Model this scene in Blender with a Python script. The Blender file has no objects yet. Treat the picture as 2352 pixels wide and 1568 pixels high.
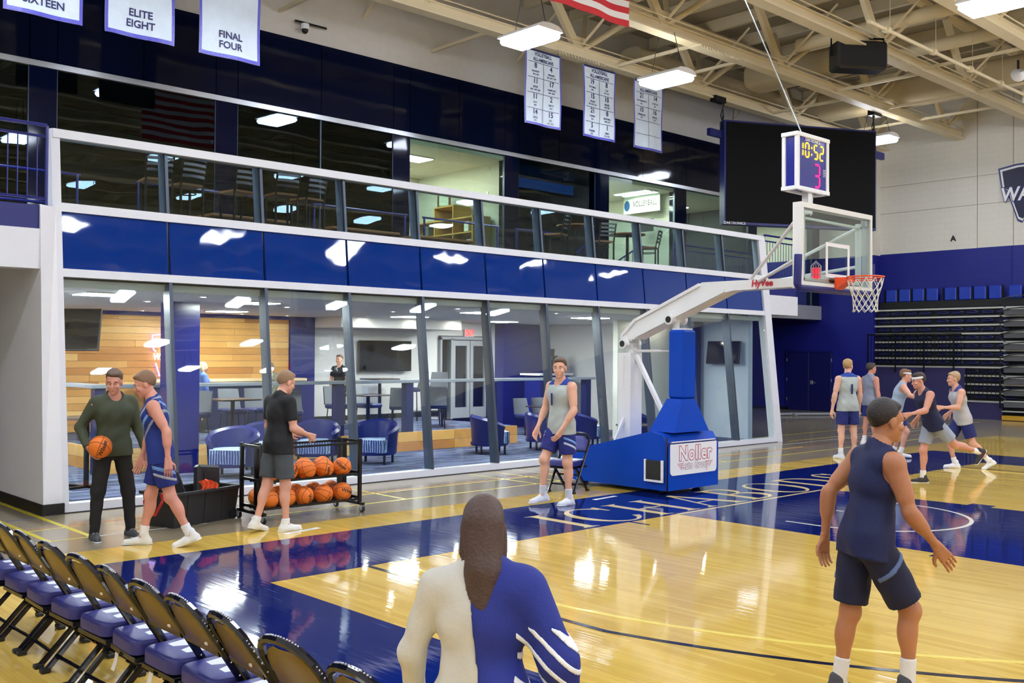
import bpy, math, random
import numpy as np
from mathutils import Matrix, Vector
random.seed(7)
SC = bpy.context.scene
COL = SC.collection
PI = math.pi
# ---------------------------------------------------------------- camera
def make_camera():
    yaw, pitch, roll = 0.7518549690, 0.0124250664, 0.0064739108
    f = Vector((math.sin(yaw)*math.cos(pitch), math.cos(yaw)*math.cos(pitch), math.sin(pitch)))
    r = Vector((math.cos(yaw), -math.sin(yaw), 0)); u = r.cross(f)
    c, s = math.cos(roll), math.sin(roll)
    r2 = c*r+s*u; u2 = -s*r+c*u
    cam = bpy.data.cameras.new('camera'); o = bpy.data.objects.new('camera', cam); COL.objects.link(o)
    m = Matrix((r2, u2, -f)).transposed().to_4x4(); m.translation = Vector((-12.11836, -7.9157, 2.03034))
    o.matrix_world = m
    cam.sensor_width = 36.0; cam.lens = 2305.02/2352*36.0; cam.clip_end = 200; cam.clip_start = 0.05
    SC.camera = o
make_camera()
# ---------------------------------------------------------------- world, exposure
LAMP, UP, ROOM, DOWN = 28.0, 14.0, 60.0, 100.0     # lamp radiance: hall high bays, unseen uplights added on top of them, lounge panels, lounge downlights
W = bpy.data.worlds.new('world'); SC.world = W; W.use_nodes = True
W.node_tree.nodes['Background'].inputs[0].default_value = (0.55, 0.62, 0.75, 1)
W.node_tree.nodes['Background'].inputs[1].default_value = 0.08
SC.view_settings.view_transform = 'Standard'; SC.view_settings.look = 'None'
SC.view_settings.gamma = 1.0; SC.view_settings.use_curve_mapping = False
SC.view_settings.exposure = 1.15
try:
    SC.cycles.use_denoising = True
    SC.cycles.max_bounces = 8; SC.cycles.diffuse_bounces = 3; SC.cycles.glossy_bounces = 4
    SC.cycles.transparent_max_bounces = 16; SC.cycles.transmission_bounces = 4
    SC.cycles.caustics_reflective = False; SC.cycles.caustics_refractive = False
    SC.cycles.sample_clamp_indirect = 6.0
except Exception: pass
# ---------------------------------------------------------------- helpers
def lin(c):
    r = []
    for v in c[:3]:
        v = v/255.0
        r.append(v/12.92 if v <= .04045 else ((v+.055)/1.055)**2.4)
    return (r[0], r[1], r[2], 1.0)
MATS = {}
def M(name, rgb, rough=.5, metal=0.0, var=.06, scale=6.0, bump=0.0, bscale=40.0, coat=0.0, spec=.5, emit=None, est=0.0):
    """plain surface with a little procedural unevenness of tone, gloss and relief"""
    if name in MATS: return MATS[name]
    m = bpy.data.materials.new(name); m.use_nodes = True; nt = m.node_tree; N = nt.nodes; L = nt.links
    b = N['Principled BSDF']
    b.inputs['Roughness'].default_value = rough; b.inputs['Metallic'].default_value = metal
    b.inputs['Specular IOR Level'].default_value = spec
    if coat: b.inputs['Coat Weight'].default_value = coat; b.inputs['Coat Roughness'].default_value = .04
    c = lin(rgb)
    tc = N.new('ShaderNodeTexCoord')
    nz = N.new('ShaderNodeTexNoise'); nz.inputs['Scale'].default_value = scale; nz.inputs['Detail'].default_value = 3
    L.new(tc.outputs['Object'], nz.inputs['Vector'])
    mx = N.new('ShaderNodeMix'); mx.data_type = 'RGBA'
    mx.inputs['A'].default_value = tuple(v*(1-var) for v in c[:3])+(1,)
    mx.inputs['B'].default_value = tuple(min(1, v*(1+var)) for v in c[:3])+(1,)
    L.new(nz.outputs['Fac'], mx.inputs['Factor']); L.new(mx.outputs['Result'], b.inputs['Base Color'])
    if bump:
        n2 = N.new('ShaderNodeTexNoise'); n2.inputs['Scale'].default_value = bscale; n2.inputs['Detail'].default_value = 2
        L.new(tc.outputs['Object'], n2.inputs['Vector'])
        bp = N.new('ShaderNodeBump'); bp.inputs['Strength'].default_value = 1.0; bp.inputs['Distance'].default_value = bump
        L.new(n2.outputs['Fac'], bp.inputs['Height']); L.new(bp.outputs['Normal'], b.inputs['Normal'])
        if coat: L.new(bp.outputs['Normal'], b.inputs['Coat Normal'])
    if emit:
        b.inputs['Emission Color'].default_value = lin(emit); b.inputs['Emission Strength'].default_value = est
    MATS[name] = m; return m
def glass(name, tint=(235, 243, 243), ior=1.5, rough=0.0, gtint=(255, 255, 255)):
    if name in MATS: return MATS[name]
    m = bpy.data.materials.new(name); m.use_nodes = True; nt = m.node_tree; N = nt.nodes; L = nt.links
    N.remove(N['Principled BSDF']); out = N['Material Output']
    t = N.new('ShaderNodeBsdfTransparent'); t.inputs[0].default_value = lin(tint)
    g = N.new('ShaderNodeBsdfGlossy'); g.inputs['Roughness'].default_value = rough; g.inputs['Color'].default_value = lin(gtint)
    tc = N.new('ShaderNodeTexCoord'); nz = N.new('ShaderNodeTexNoise'); nz.inputs['Scale'].default_value = .55
    L.new(tc.outputs['Object'], nz.inputs['Vector'])
    bp = N.new('ShaderNodeBump'); bp.inputs['Distance'].default_value = .006; L.new(nz.outputs['Fac'], bp.inputs['Height'])
    L.new(bp.outputs['Normal'], g.inputs['Normal'])
    f0 = ((ior-1)/(ior+1))**2; lw = N.new('ShaderNodeLayerWeight'); lw.inputs['Blend'].default_value = .5
    pw = N.new('ShaderNodeMath'); pw.operation = 'POWER'; pw.inputs[1].default_value = 5.0; L.new(lw.outputs['Facing'], pw.inputs[0])
    fr = N.new('ShaderNodeMath'); fr.operation = 'MULTIPLY_ADD'; fr.inputs[1].default_value = 1-f0; fr.inputs[2].default_value = f0; L.new(pw.outputs[0], fr.inputs[0])
    mx = N.new('ShaderNodeMixShader'); L.new(fr.outputs[0], mx.inputs[0]); L.new(t.outputs[0], mx.inputs[1]); L.new(g.outputs[0], mx.inputs[2])
    L.new(mx.outputs[0], out.inputs['Surface'])
    MATS[name] = m; return m
def lamp_mat(name, rgb, strength):
    if name in MATS: return MATS[name]
    m = bpy.data.materials.new(name); m.use_nodes = True; nt = m.node_tree; N = nt.nodes
    N.remove(N['Principled BSDF']); e = N.new('ShaderNodeEmission'); e.inputs[0].default_value = lin(rgb); e.inputs[1].default_value = strength
    nt.links.new(e.outputs[0], N['Material Output'].inputs['Surface']); MATS[name] = m; return m

V = Vector
def frame(a, b, up=(0, 0, 1)):
    d = (V(b)-V(a)).normalized(); u = V(up)
    if abs(d.dot(u)) > .98: u = V((0, 1, 0))
    s = d.cross(u).normalized(); return d, s, s.cross(d).normalized()
class MB:
    def __init__(s): s.v = []; s.f = []
    def add(s, vs, fs):
        n = len(s.v); s.v += [tuple(p) for p in vs]; s.f += [tuple(i+n for i in q) for q in fs]; return s
    def hexa(s, p):      # 8 corners: bottom ring 0-3, top ring 4-7
        return s.add(p, [(3, 2, 1, 0), (4, 5, 6, 7), (0, 1, 5, 4), (1, 2, 6, 5), (2, 3, 7, 6), (3, 0, 4, 7)])
    def bx(s, x0, x1, y0, y1, z0, z1, ch=0.0, T=None):
        if ch:
            P = []; F = []
            c = min(ch, (x1-x0)/2.01, (y1-y0)/2.01, (z1-z0)/2.01)
            idx = {}
            X = (x0, x1); Y = (y0, y1); Z = (z0, z1)
            for i in (0, 1):
                for j in (0, 1):
                    for k in (0, 1):
                        for a in range(3):
                            q = [X[i], Y[j], Z[k]]
                            for b in range(3):
                                if b != a: q[b] += c if (i, j, k)[b] == 0 else -c
                            idx[i, j, k, a] = len(P); P.append(tuple(q))
            I = idx
            for k in (0, 1): F.append([I[0, 0, k, 2], I[1, 0, k, 2], I[1, 1, k, 2], I[0, 1, k, 2]][::1 if k else -1])
            for j in (0, 1): F.append([I[0, j, 0, 1], I[1, j, 0, 1], I[1, j, 1, 1], I[0, j, 1, 1]][::-1 if j else 1])
            for i in (0, 1): F.append([I[i, 0, 0, 0], I[i, 1, 0, 0], I[i, 1, 1, 0], I[i, 0, 1, 0]][::1 if i else -1])
            for i in (0, 1):
                for j in (0, 1): F.append([I[i, j, 0, 0], I[i, j, 0, 1], I[i, j, 1, 1], I[i, j, 1, 0]][::1 if i != j else -1])
            for i in (0, 1):
                for k in (0, 1): F.append([I[i, 0, k, 0], I[i, 0, k, 2], I[i, 1, k, 2], I[i, 1, k, 0]][::-1 if i != k else 1])
            for j in (0, 1):
                for k in (0, 1): F.append([I[0, j, k, 1], I[0, j, k, 2], I[1, j, k, 2], I[1, j, k, 1]][::1 if j != k else -1])
            for i in (0, 1):
                for j in (0, 1):
                    for k in (0, 1):
                        q = [I[i, j, k, 0], I[i, j, k, 1], I[i, j, k, 2]]
                        F.append(q[::-1] if (i+j+k) % 2 == 0 else q)
        else:
            P = [(x0, y0, z0), (x1, y0, z0), (x1, y1, z0), (x0, y1, z0), (x0, y0, z1), (x1, y0, z1), (x1, y1, z1), (x0, y1, z1)]
            F = [(3, 2, 1, 0), (4, 5, 6, 7), (0, 1, 5, 4), (1, 2, 6, 5), (2, 3, 7, 6), (3, 0, 4, 7)]
        if T is not None: P = [T @ V(p) for p in P]
        return s.add(P, F)
    def bar(s, a, b, w, h, up=(0, 0, 1)):
        d, sd, u = frame(a, b, up); a = V(a); b = V(b); P = []
        for p in (a, b):
            P += [p-sd*w/2-u*h/2, p+sd*w/2-u*h/2, p+sd*w/2+u*h/2, p-sd*w/2+u*h/2]
        return s.hexa(P)
    def cyl(s, a, b, r0, r1=None, n=12, caps=True):
        r1 = r0 if r1 is None else r1; d, sd, u = frame(a, b); a = V(a); b = V(b); P = []
        for p, r in ((a, r0), (b, r1)):
            for i in range(n):
                t = 2*PI*i/n; P.append(p+sd*math.cos(t)*r+u*math.sin(t)*r)
        F = [(i, (i+1) % n, n+(i+1) % n, n+i) for i in range(n)]
        if caps: F += [tuple(range(n))[::-1], tuple(range(n, 2*n))]
        return s.add(P, F)
    def tube(s, pts, r, n=8, closed=False):
        pts = [V(p) for p in pts]; m = len(pts); P = []; F = []; pu = None
        R = r if isinstance(r, (list, tuple)) else [r]*m
        for i in range(m):
            if closed: d = (pts[(i+1) % m]-pts[i-1]).normalized()
            else: d = (pts[min(i+1, m-1)]-pts[max(i-1, 0)]).normalized()
            if pu is None:
                u = V((0, 0, 1)) if abs(d.z) < .9 else V((0, 1, 0))
            else: u = pu
            sd = d.cross(u).normalized(); u = sd.cross(d).normalized(); pu = u
            for k in range(n):
                t = 2*PI*k/n; P.append(pts[i]+sd*math.cos(t)*R[i]+u*math.sin(t)*R[i])
        for i in range(m if closed else m-1):
            a = i*n; b = ((i+1) % m)*n
            for k in range(n): F.append((a+k, a+(k+1) % n, b+(k+1) % n, b+k))
        if not closed: F += [tuple(range(n))[::-1], tuple(range((m-1)*n, m*n))]
        return s.add(P, F)
    def ball(s, c, r, nu=16, nv=10, T=None):
        rx, ry, rz = r if isinstance(r, (tuple, list)) else (r, r, r); P = []; F = []
        for j in range(1, nv):
            t = PI*j/nv
            for i in range(nu):
                a = 2*PI*i/nu; P.append(V((math.cos(a)*math.sin(t)*rx, math.sin(a)*math.sin(t)*ry, math.cos(t)*rz)))
        P += [V((0, 0, rz)), V((0, 0, -rz))]; t0 = len(P)-2
        for j in range(nv-2):
            for i in range(nu): F.append((j*nu+i, (j+1)*nu+i, (j+1)*nu+(i+1) % nu, j*nu+(i+1) % nu))
        for i in range(nu):
            F.append((t0, i, (i+1) % nu)); F.append((t0+1, (nv-2)*nu+(i+1) % nu, (nv-2)*nu+i))
        P = [(T @ p if T else p)+V(c) for p in P]
        return s.add(P, F)
    def lathe(s, prof, c=(0, 0, 0), n=20, a0=0.0, a1=2*PI):
        full = abs(a1-a0-2*PI) < 1e-6; P = []; F = []; k = len(prof); m = n if full else n+1
        for i in range(m):
            a = a0+(a1-a0)*i/n
            for r, z in prof: P.append((c[0]+r*math.cos(a), c[1]+r*math.sin(a), c[2]+z))
        for i in range(n):
            a = i*k; b = ((i+1) % m)*k
            for j in range(k-1): F.append((a+j, b+j, b+j+1, a+j+1))
        if not full: F += [tuple(range(k))[::-1], tuple(range(n*k, n*k+k))]
        return s.add(P, F)
    def prism(s, poly, fn0, fn1):
        n = len(poly); P = [fn0(*p) for p in poly]+[fn1(*p) for p in poly]
        F = [tuple(range(n))[::-1], tuple(range(n, 2*n))]+[(i, (i+1) % n, n+(i+1) % n, n+i) for i in range(n)]
        return s.add(P, F)
    def slab(s, poly, z0, z1): return s.prism(poly, lambda x, y: (x, y, z0), lambda x, y: (x, y, z1))
    def grid(s, fn, nu, nv):
        n = len(s.v)
        P = [fn(i/nu, j/nv) for j in range(nv+1) for i in range(nu+1)]
        F = [(j*(nu+1)+i, j*(nu+1)+i+1, (j+1)*(nu+1)+i+1, (j+1)*(nu+1)+i) for j in range(nv) for i in range(nu)]
        return s.add(P, F)
    def xf(s, T): s.v = [tuple(T @ V(p)) for p in s.v]; return s
    def build(s, name, mat, parent=None, smooth=False, kind=None, me=None):
        if me is None:
            me = bpy.data.meshes.new(name); me.from_pydata(s.v, [], s.f); me.update()
            if smooth:
                me.polygons.foreach_set('use_smooth', [True]*len(me.polygons))
                try: me.set_sharp_from_angle(angle=math.radians(38))
                except Exception: pass
            if mat: me.materials.append(mat)
        o = bpy.data.objects.new(name, me); COL.objects.link(o)
        if parent: o.parent = parent
        if kind: o['kind'] = kind
        return o
def tag(o, label, cat, group=None):
    o['label'] = label; o['category'] = cat
    if group: o['group'] = group
    return o
def T(name, label, cat, loc=(0, 0, 0), rz=0.0, group=None):
    o = bpy.data.objects.new(name, None); COL.objects.link(o); o.empty_display_size = .1
    o.location = loc; o.rotation_euler = (0, 0, rz); return tag(o, label, cat, group)
def S(name, loc=(0, 0, 0)):       # an Empty of the setting
    o = bpy.data.objects.new(name, None); COL.objects.link(o); o.empty_display_size = .1; o.location = loc; o['kind'] = 'structure'; return o
def st(mb, name, mat, smooth=False): return mb.build(name, mat, None, smooth, 'structure')
KIDS = {}
def dup(root, loc, rz=None, label=None, group=None):
    r = root.copy(); COL.objects.link(r); r.location = loc
    if rz is not None: r.rotation_euler = (0, 0, rz)
    if label: r['label'] = label
    if group: r['group'] = group
    for ch in [c for c in KID(root)]:
        c = ch.copy(); COL.objects.link(c); c.parent = r
        for g in KID(ch):
            d = g.copy(); COL.objects.link(d); d.parent = c
    return r
def KID(o):
    if o.name not in KIDS: KIDS[o.name] = [c for c in o.children]
    return KIDS[o.name]
def box(name, mat, parent, *a, ch=0.0, kind=None):
    return MB().bx(*a, ch=ch).build(name, mat, parent, kind=kind)
def FR(o, x, y, z=None):          # 4x4 from origin and two axis directions
    x = V(x).normalized(); y = V(y).normalized(); z = x.cross(y)
    m = Matrix((x, y, z)).transposed().to_4x4(); m.translation = V(o); return m
TXT = {}
def text_mb(s, size, F, bold=0.0, depth=.002, align='CENTER', sx=1.0, shear=0.0, spacing=1.0):
    """lettering as a mesh laid in the frame F (x along the line, y up, z out)"""
    key = (s, bold, align, shear, spacing)
    if key not in TXT:
        cu = bpy.data.curves.new('t', 'FONT'); cu.body = s; cu.size = 1.0; cu.offset = bold; cu.align_x = align; cu.align_y = 'CENTER'
        cu.resolution_u = 3; cu.shear = shear; cu.space_character = spacing; cu.space_line = .95
        ob = bpy.data.objects.new('t', cu); me = bpy.data.meshes.new_from_object(ob)
        TXT[key] = ([tuple(v.co) for v in me.vertices], [tuple(p.vertices) for p in me.polygons])
        bpy.data.objects.remove(ob); bpy.data.curves.remove(cu); bpy.data.meshes.remove(me)
    vs, fs = TXT[key]
    m = MB(); m.add([F @ V((v[0]*size*sx, v[1]*size, depth)) for v in vs], fs); return m
# ================================================================ materials of the hall
def wood_floor(name, c1, c2, paint=None):
    m = bpy.data.materials.new(name); m.use_nodes = True; nt = m.node_tree; N = nt.nodes; L = nt.links; b = N['Principled BSDF']
    tc = N.new('ShaderNodeTexCoord')
    mp = N.new('ShaderNodeMapping'); mp.inputs['Rotation'].default_value = (0, 0, PI/2); L.new(tc.outputs['Object'], mp.inputs['Vector'])
    br = N.new('ShaderNodeTexBrick'); br.inputs['Scale'].default_value = 1.0; br.inputs['Brick Width'].default_value = 1.1
    br.inputs['Row Height'].default_value = .057; br.inputs['Mortar Size'].default_value = .0012; br.offset = .37
    br.inputs['Color1'].default_value = lin(c1); br.inputs['Color2'].default_value = lin(c2)
    br.inputs['Mortar'].default_value = tuple(v*.78 for v in lin(c2)[:3])+(1,); L.new(mp.outputs[0], br.inputs['Vector'])
    m2 = N.new('ShaderNodeMapping'); m2.inputs['Scale'].default_value = (38, 1.2, 1); L.new(tc.outputs['Object'], m2.inputs['Vector'])
    nz = N.new('ShaderNodeTexNoise'); nz.inputs['Scale'].default_value = 1.0; nz.inputs['Detail'].default_value = 4; L.new(m2.outputs[0], nz.inputs['Vector'])
    mx = N.new('ShaderNodeMix'); mx.data_type = 'RGBA'; mx.blend_type = 'MULTIPLY'; mx.inputs['Factor'].default_value = .35
    L.new(br.outputs['Color'], mx.inputs['A'])
    cr = N.new('ShaderNodeValToRGB'); cr.color_ramp.elements[0].color = (.72, .66, .55, 1); cr.color_ramp.elements[0].position = .3; cr.color_ramp.elements[1].position = .65
    L.new(nz.outputs['Fac'], cr.inputs[0]); L.new(cr.outputs[0], mx.inputs['B'])
    last = mx.outputs['Result']
    if paint:      # paint film with scuffs that follow the strips
        px_ = N.new('ShaderNodeMix'); px_.data_type = 'RGBA'; px_.inputs['A'].default_value = lin(paint)
        px_.inputs['B'].default_value = lin((150, 165, 205))
        m3 = N.new('ShaderNodeMapping'); m3.inputs['Scale'].default_value = (52, .9, 1); L.new(tc.outputs['Object'], m3.inputs['Vector'])
        n3 = N.new('ShaderNodeTexNoise'); n3.inputs['Scale'].default_value = 1.0; n3.inputs['Detail'].default_value = 2; L.new(m3.outputs[0], n3.inputs['Vector'])
        c3 = N.new('ShaderNodeValToRGB'); c3.color_ramp.elements[0].position = .73; c3.color_ramp.elements[1].position = .80
        L.new(n3.outputs['Fac'], c3.inputs[0]); L.new(c3.outputs[0], px_.inputs['Factor']); last = px_.outputs['Result']
    L.new(last, b.inputs['Base Color'])
    b.inputs['Roughness'].default_value = .05; b.inputs['Specular IOR Level'].default_value = .55
    # each strip lies at a slightly different tilt, so reflections break along the strips
    m4 = N.new('ShaderNodeMapping'); m4.inputs['Scale'].default_value = (17.5, .55, 1); L.new(tc.outputs['Object'], m4.inputs['Vector'])
    n4 = N.new('ShaderNodeTexNoise'); n4.inputs['Scale'].default_value = 1.0; n4.inputs['Detail'].default_value = 2; L.new(m4.outputs[0], n4.inputs['Vector'])
    bp = N.new('ShaderNodeBump'); bp.inputs['Strength'].default_value = 1; bp.inputs['Distance'].default_value = .0007
    L.new(n4.outputs['Fac'], bp.inputs['Height']); L.new(bp.outputs['Normal'], b.inputs['Normal'])
    MATS[name] = m; return m
def block_wall(name, rgb, rough=.45):
    m = bpy.data.materials.new(name); m.use_nodes = True; nt = m.node_tree; N = nt.nodes; L = nt.links; b = N['Principled BSDF']
    tc = N.new('ShaderNodeTexCoord'); sp = N.new('ShaderNodeSeparateXYZ'); L.new(tc.outputs['Object'], sp.inputs[0])
    ad = N.new('ShaderNodeMath'); ad.operation = 'ADD'; L.new(sp.outputs['X'], ad.inputs[0]); L.new(sp.outputs['Y'], ad.inputs[1])
    cb = N.new('ShaderNodeCombineXYZ'); L.new(ad.outputs[0], cb.inputs['X']); L.new(sp.outputs['Z'], cb.inputs['Y'])
    br = N.new('ShaderNodeTexBrick'); br.inputs['Scale'].default_value = 1; br.inputs['Brick Width'].default_value = .4; br.inputs['Row Height'].default_value = .2
    br.inputs['Mortar Size'].default_value = .006; br.inputs['Mortar Smooth'].default_value = .3
    c = lin(rgb); br.inputs['Color1'].default_value = c; br.inputs['Color2'].default_value = tuple(v*.98 for v in c[:3])+(1,); br.inputs['Mortar'].default_value = tuple(v*.93 for v in c[:3])+(1,)
    L.new(cb.outputs[0], br.inputs['Vector']); L.new(br.outputs['Color'], b.inputs['Base Color']); b.inputs['Roughness'].default_value = rough
    bp = N.new('ShaderNodeBump'); bp.inputs['Distance'].default_value = .002; bp.invert = True; L.new(br.outputs['Fac'], bp.inputs['Height']); L.new(bp.outputs['Normal'], b.inputs['Normal'])
    MATS[name] = m; return m
m_wood = wood_floor('maple', (230, 194, 98), (214, 176, 80))
m_navy_paint = wood_floor('navy_paint', (20, 30, 90), (20, 30, 90), (12, 28, 98))
m_cream_paint = M('cream_paint', (232, 206, 142), .12)
m_white_paint = M('white_paint', (232, 232, 215), .12)
m_yellow_paint = M('yellow_paint', (240, 216, 110), .12)
m_black_paint = M('black_navy_paint', (26, 28, 52), .12)
m_conc = M('sealed_concrete', (150, 136, 112), .13, var=.14, scale=1.3, bump=.0006, bscale=5)
m_tape_y = M('yellow_tape', (214, 196, 40), .3); m_tape_w = M('white_tape', (205, 205, 200), .3); m_tape_o = M('orange_tape', (188, 104, 70), .3); m_tape_b = M('blue_tape', (90, 105, 150), .3)
m_beige = M('beige_steel', (224, 208, 172), .5, var=.05, scale=2)
m_deck = M('roof_deck', (168, 156, 132), .8, var=.1, scale=1)
m_duct = M('duct_wrap', (196, 180, 146), .6, var=.08, scale=2, bump=.01, bscale=4)
m_blockw = block_wall('white_block', (226, 220, 208)); m_blockn = block_wall('navy_block', (24, 30, 128))
m_alu = M('white_aluminium', (226, 228, 236), .35, var=.03)
m_silver = M('silver_trim', (190, 192, 196), .3, metal=.6)
m_navygloss = M('navy_gloss_panel', (6, 14, 40), .06, var=.1, scale=.4, bump=.01, bscale=.8, spec=.2)
m_navypaint = M('navy_paint_wall', (20, 28, 110), .4)
m_black = M('black_plastic', (22, 22, 24), .45); m_blackm = M('black_metal', (20, 20, 22), .35, metal=.3)
m_grey = M('grey_paint', (150, 152, 160), .5); m_lgrey = M('light_grey_wall', (214, 212, 212), .6, var=.03)
m_white = M('white_plastic', (238, 238, 240), .4, var=.02)
m_lens = lamp_mat('high_bay_lens', (228, 238, 255), LAMP); m_up = lamp_mat('added_uplight', (250, 248, 240), UP)
# ================================================================ floor and court
fl = st(MB().bx(-25, 24, -34, 16, -.3, 0), 'floor', m_conc)
def FP_(name, mat, poly, z1, z0=.0): return MB().slab(poly, z0, z1).build(name, mat, fl)
def rect(x0, x1, y0, y1): return [(x0, y0), (x1, y0), (x1, y1), (x0, y1)]
FP_('wood_court', m_wood, rect(-13.6, 14.6, -33, 2.47), .006, .0002)
zp = .0078
for r in (rect(-9.33, 9.33, 0, 1.72), rect(-9.33, -7.62, -30.4, 0), rect(7.62, 9.33, -30.4, 0), rect(-7.62, 7.62, -30.4, -28.65)): FP_('apron_paint', m_navy_paint, r, zp, .003)
lane = [(-1.83, 0), (-1.83, -2.13), (-2.03, -2.13), (-2.03, -2.44), (-1.83, -2.44)]
for t in (3.35, 4.3, 5.2): lane += [(-1.83, -t), (-2.03, -t), (-2.03, -t-.05), (-1.83, -t-.05)]
lane += [(-1.83, -5.79)]
lane += [(-x, y) for x, y in lane[::-1]]
FP_('lane_paint', m_navy_paint, lane[::-1], zp, .003)
FP_('baseline', m_cream_paint, rect(-1.83, 1.83, -.05, 0.0), zp+.0012, .004)
FP_('baseline_mark', m_black_paint, rect(-2.76, -2.71, -.30, 0.0), zp, .003)
def arc_line(name, mat, cx, cy, r, w, a0, a1, tails=None, n=48):
    o = []; i = []
    for k in range(n+1):
        a = a0+(a1-a0)*k/n; o.append((cx+(r)*math.cos(a), cy+r*math.sin(a))); i.append((cx+(r-w)*math.cos(a), cy+(r-w)*math.sin(a)))
    if tails is not None:
        o = [(o[0][0], tails)]+o+[(o[-1][0], tails)]; i = [(i[0][0], tails)]+i+[(i[-1][0], tails)]
    mb = MB()
    for k in range(len(o)-1): mb.slab([o[k], o[k+1], i[k+1], i[k]], .003, zp+.0006)
    return mb.build(name, mat, fl)
a3 = math.asin(1.415/6.75)
arc_line('three_point_line', m_black_paint, 0, -1.6, 6.75, .055, PI+a3, 2*PI-a3, 0.0)
arc_line('three_point_line', m_yellow_paint, 0, -1.6, 6.34, .055, PI, 2*PI, 0.0)
arc_line('restricted_arc', m_white_paint, 0, -1.6, 1.27, .05, PI, 2*PI, -1.22)
FP_('lane_tick', m_white_paint, rect(-.02, .02, -1.3, -1.2), zp+.001, .004)
for x in (-7.97, -8.42): FP_('floor_tape', m_tape_y, rect(x, x+.06, 3.27, 9), .0012)
for y, x0, x1, mt in ((4.03, -9.5, -7.95, m_tape_y), (3.25, -9.5, -7.95, m_tape_y), (3.25, -7.9, -6.6, m_tape_w), (4.15, -9.5, 3, m_tape_o), (4.04, -3.95, 8, m_tape_y), (3.29, -6.0, 14, m_tape_y), (4.9, -14, -7.9, m_tape_b), (4.6, 1, 18, m_tape_w), (3.95, 2, 16, m_tape_o), (5.0, 9, 20, m_tape_y), (6.1, 9, 20, m_tape_y)):
    FP_('floor_tape', mt, rect(x0, x1, y, y+.035), .001)
for x in (-3.64, -1.08, -.55, 2.1, 4.0, 11.2): FP_('floor_tape', m_tape_y, rect(x, x+.04, 3.3, 4.95), .0009)
FP_('floor_tape', m_tape_w, rect(-.02, .02, 3.9, 5.0), .0009)
# lettering in the end apron: serif capitals facing the court (tops towards the wall)
def serif(ch):
    """polygons in a unit letter: x 0..w, y 0..1"""
    S_ = []; th, tn, sr = .13, .035, .05
    def stem(x, y0=0, y1=1, w=th): S_.append([(x-w/2, y0), (x+w/2, y0), (x+w/2, y1), (x-w/2, y1)])
    def ser(x, y, w=.3):
        d = sr if y < .5 else -sr
        S_.append([(x-w/2, y), (x+w/2, y), (x+w/6, y+d), (x-w/6, y+d)] if d > 0 else [(x-w/6, y+d), (x+w/6, y+d), (x+w/2, y), (x-w/2, y)])
    def ring(cx, cy, rx, ry, t0, t1, thick, thin, n=26):
        P = []
        for k in range(n+1):
            a = t0+(t1-t0)*k/n; P.append((cx+rx*math.cos(a), cy+ry*math.sin(a), thin+(thick-thin)*abs(math.cos(a))**1.5, a))
        for k in range(n):
            q = []
            for (x, y, w, a) in (P[k], P[k+1]): q.append(((x, y), (cx+(rx-w)*math.cos(a), cy+(ry-w*.8)*math.sin(a))))
            S_.append([q[0][0], q[1][0], q[1][1], q[0][1]])
    if ch == 'I': stem(.15); ser(.15, 0); ser(.15, 1); w = .3
    elif ch == 'C': ring(.48, .5, .46, .52, .75, 2*PI-.6, th, tn); S_.append([(.78, .98), (.83, .98), (.83, .68), (.79, .72)]); w = .86
    elif ch == 'H':
        for x in (.16, .74): stem(x); ser(x, 0); ser(x, 1)
        S_.append([(.16, .48), (.74, .48), (.74, .52), (.16, .52)]); w = .9
    elif ch == 'A':
        S_.append([(.42, 1.02), (.5, 1.02), (.86, 0), (.72, 0)]); S_.append([(.42, 1.02), (.46, .95), (.16, 0), (.11, 0)]); ser(.13, 0, .24); ser(.79, 0, .3); S_.append([(.24, .34), (.66, .34), (.65, .38), (.25, .38)]); w = .94
    elif ch == 'B':
        stem(.16); ser(.12, 0, .24); ser(.12, 1, .24)
        ring(.38, .76, .26, .24, -PI/2, PI/2, th, tn); ring(.40, .27, .32, .27, -PI/2, PI/2, th, tn)
        for y0, x1 in ((0, .42), (.495, .4), (.962, .4)): S_.append([(.16, y0), (x1, y0), (x1, y0+.038), (.16, y0+.038)])
        w = .78
    elif ch == 'O': ring(.48, .5, .46, .52, 0, 2*PI, th, tn, 40); w = .98
    elif ch == 'D':
        stem(.16); ser(.12, 0, .24); ser(.12, 1, .24); ring(.36, .5, .48, .5, -PI/2, PI/2, th, tn, 30)
        for y0 in (0, .962): S_.append([(.16, y0), (.4, y0), (.4, y0+.038), (.16, y0+.038)])
        w = .92
    else:  # S
        ring(.32, .75, .24, .27, .5, PI*1.35, th*.8, tn); ring(.3, .27, .27, .29, -PI*.72, PI*.42, th*.9, tn)
        S_.append([(.16, .56), (.24, .64), (.46, .46), (.38, .38)]); S_.append([(.5, .98), (.54, .98), (.54, .74), (.51, .76)]); S_.append([(.04, .02), (.08, .02), (.06, .26), (.03, .26)]); w = .62
    return S_, w
x = -3.50; wsc = .985
for ch in 'ICHABODS':
    P_, w = serif(ch); mb = MB()
    for j, poly in enumerate(P_): mb.slab([(x+px_*wsc, .07+py_*1.0) for px_, py_ in poly], .004, zp+.0008+.00006*j)
    mb.build('letter', m_cream_paint, fl); x += (w+.135)*wsc
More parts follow.
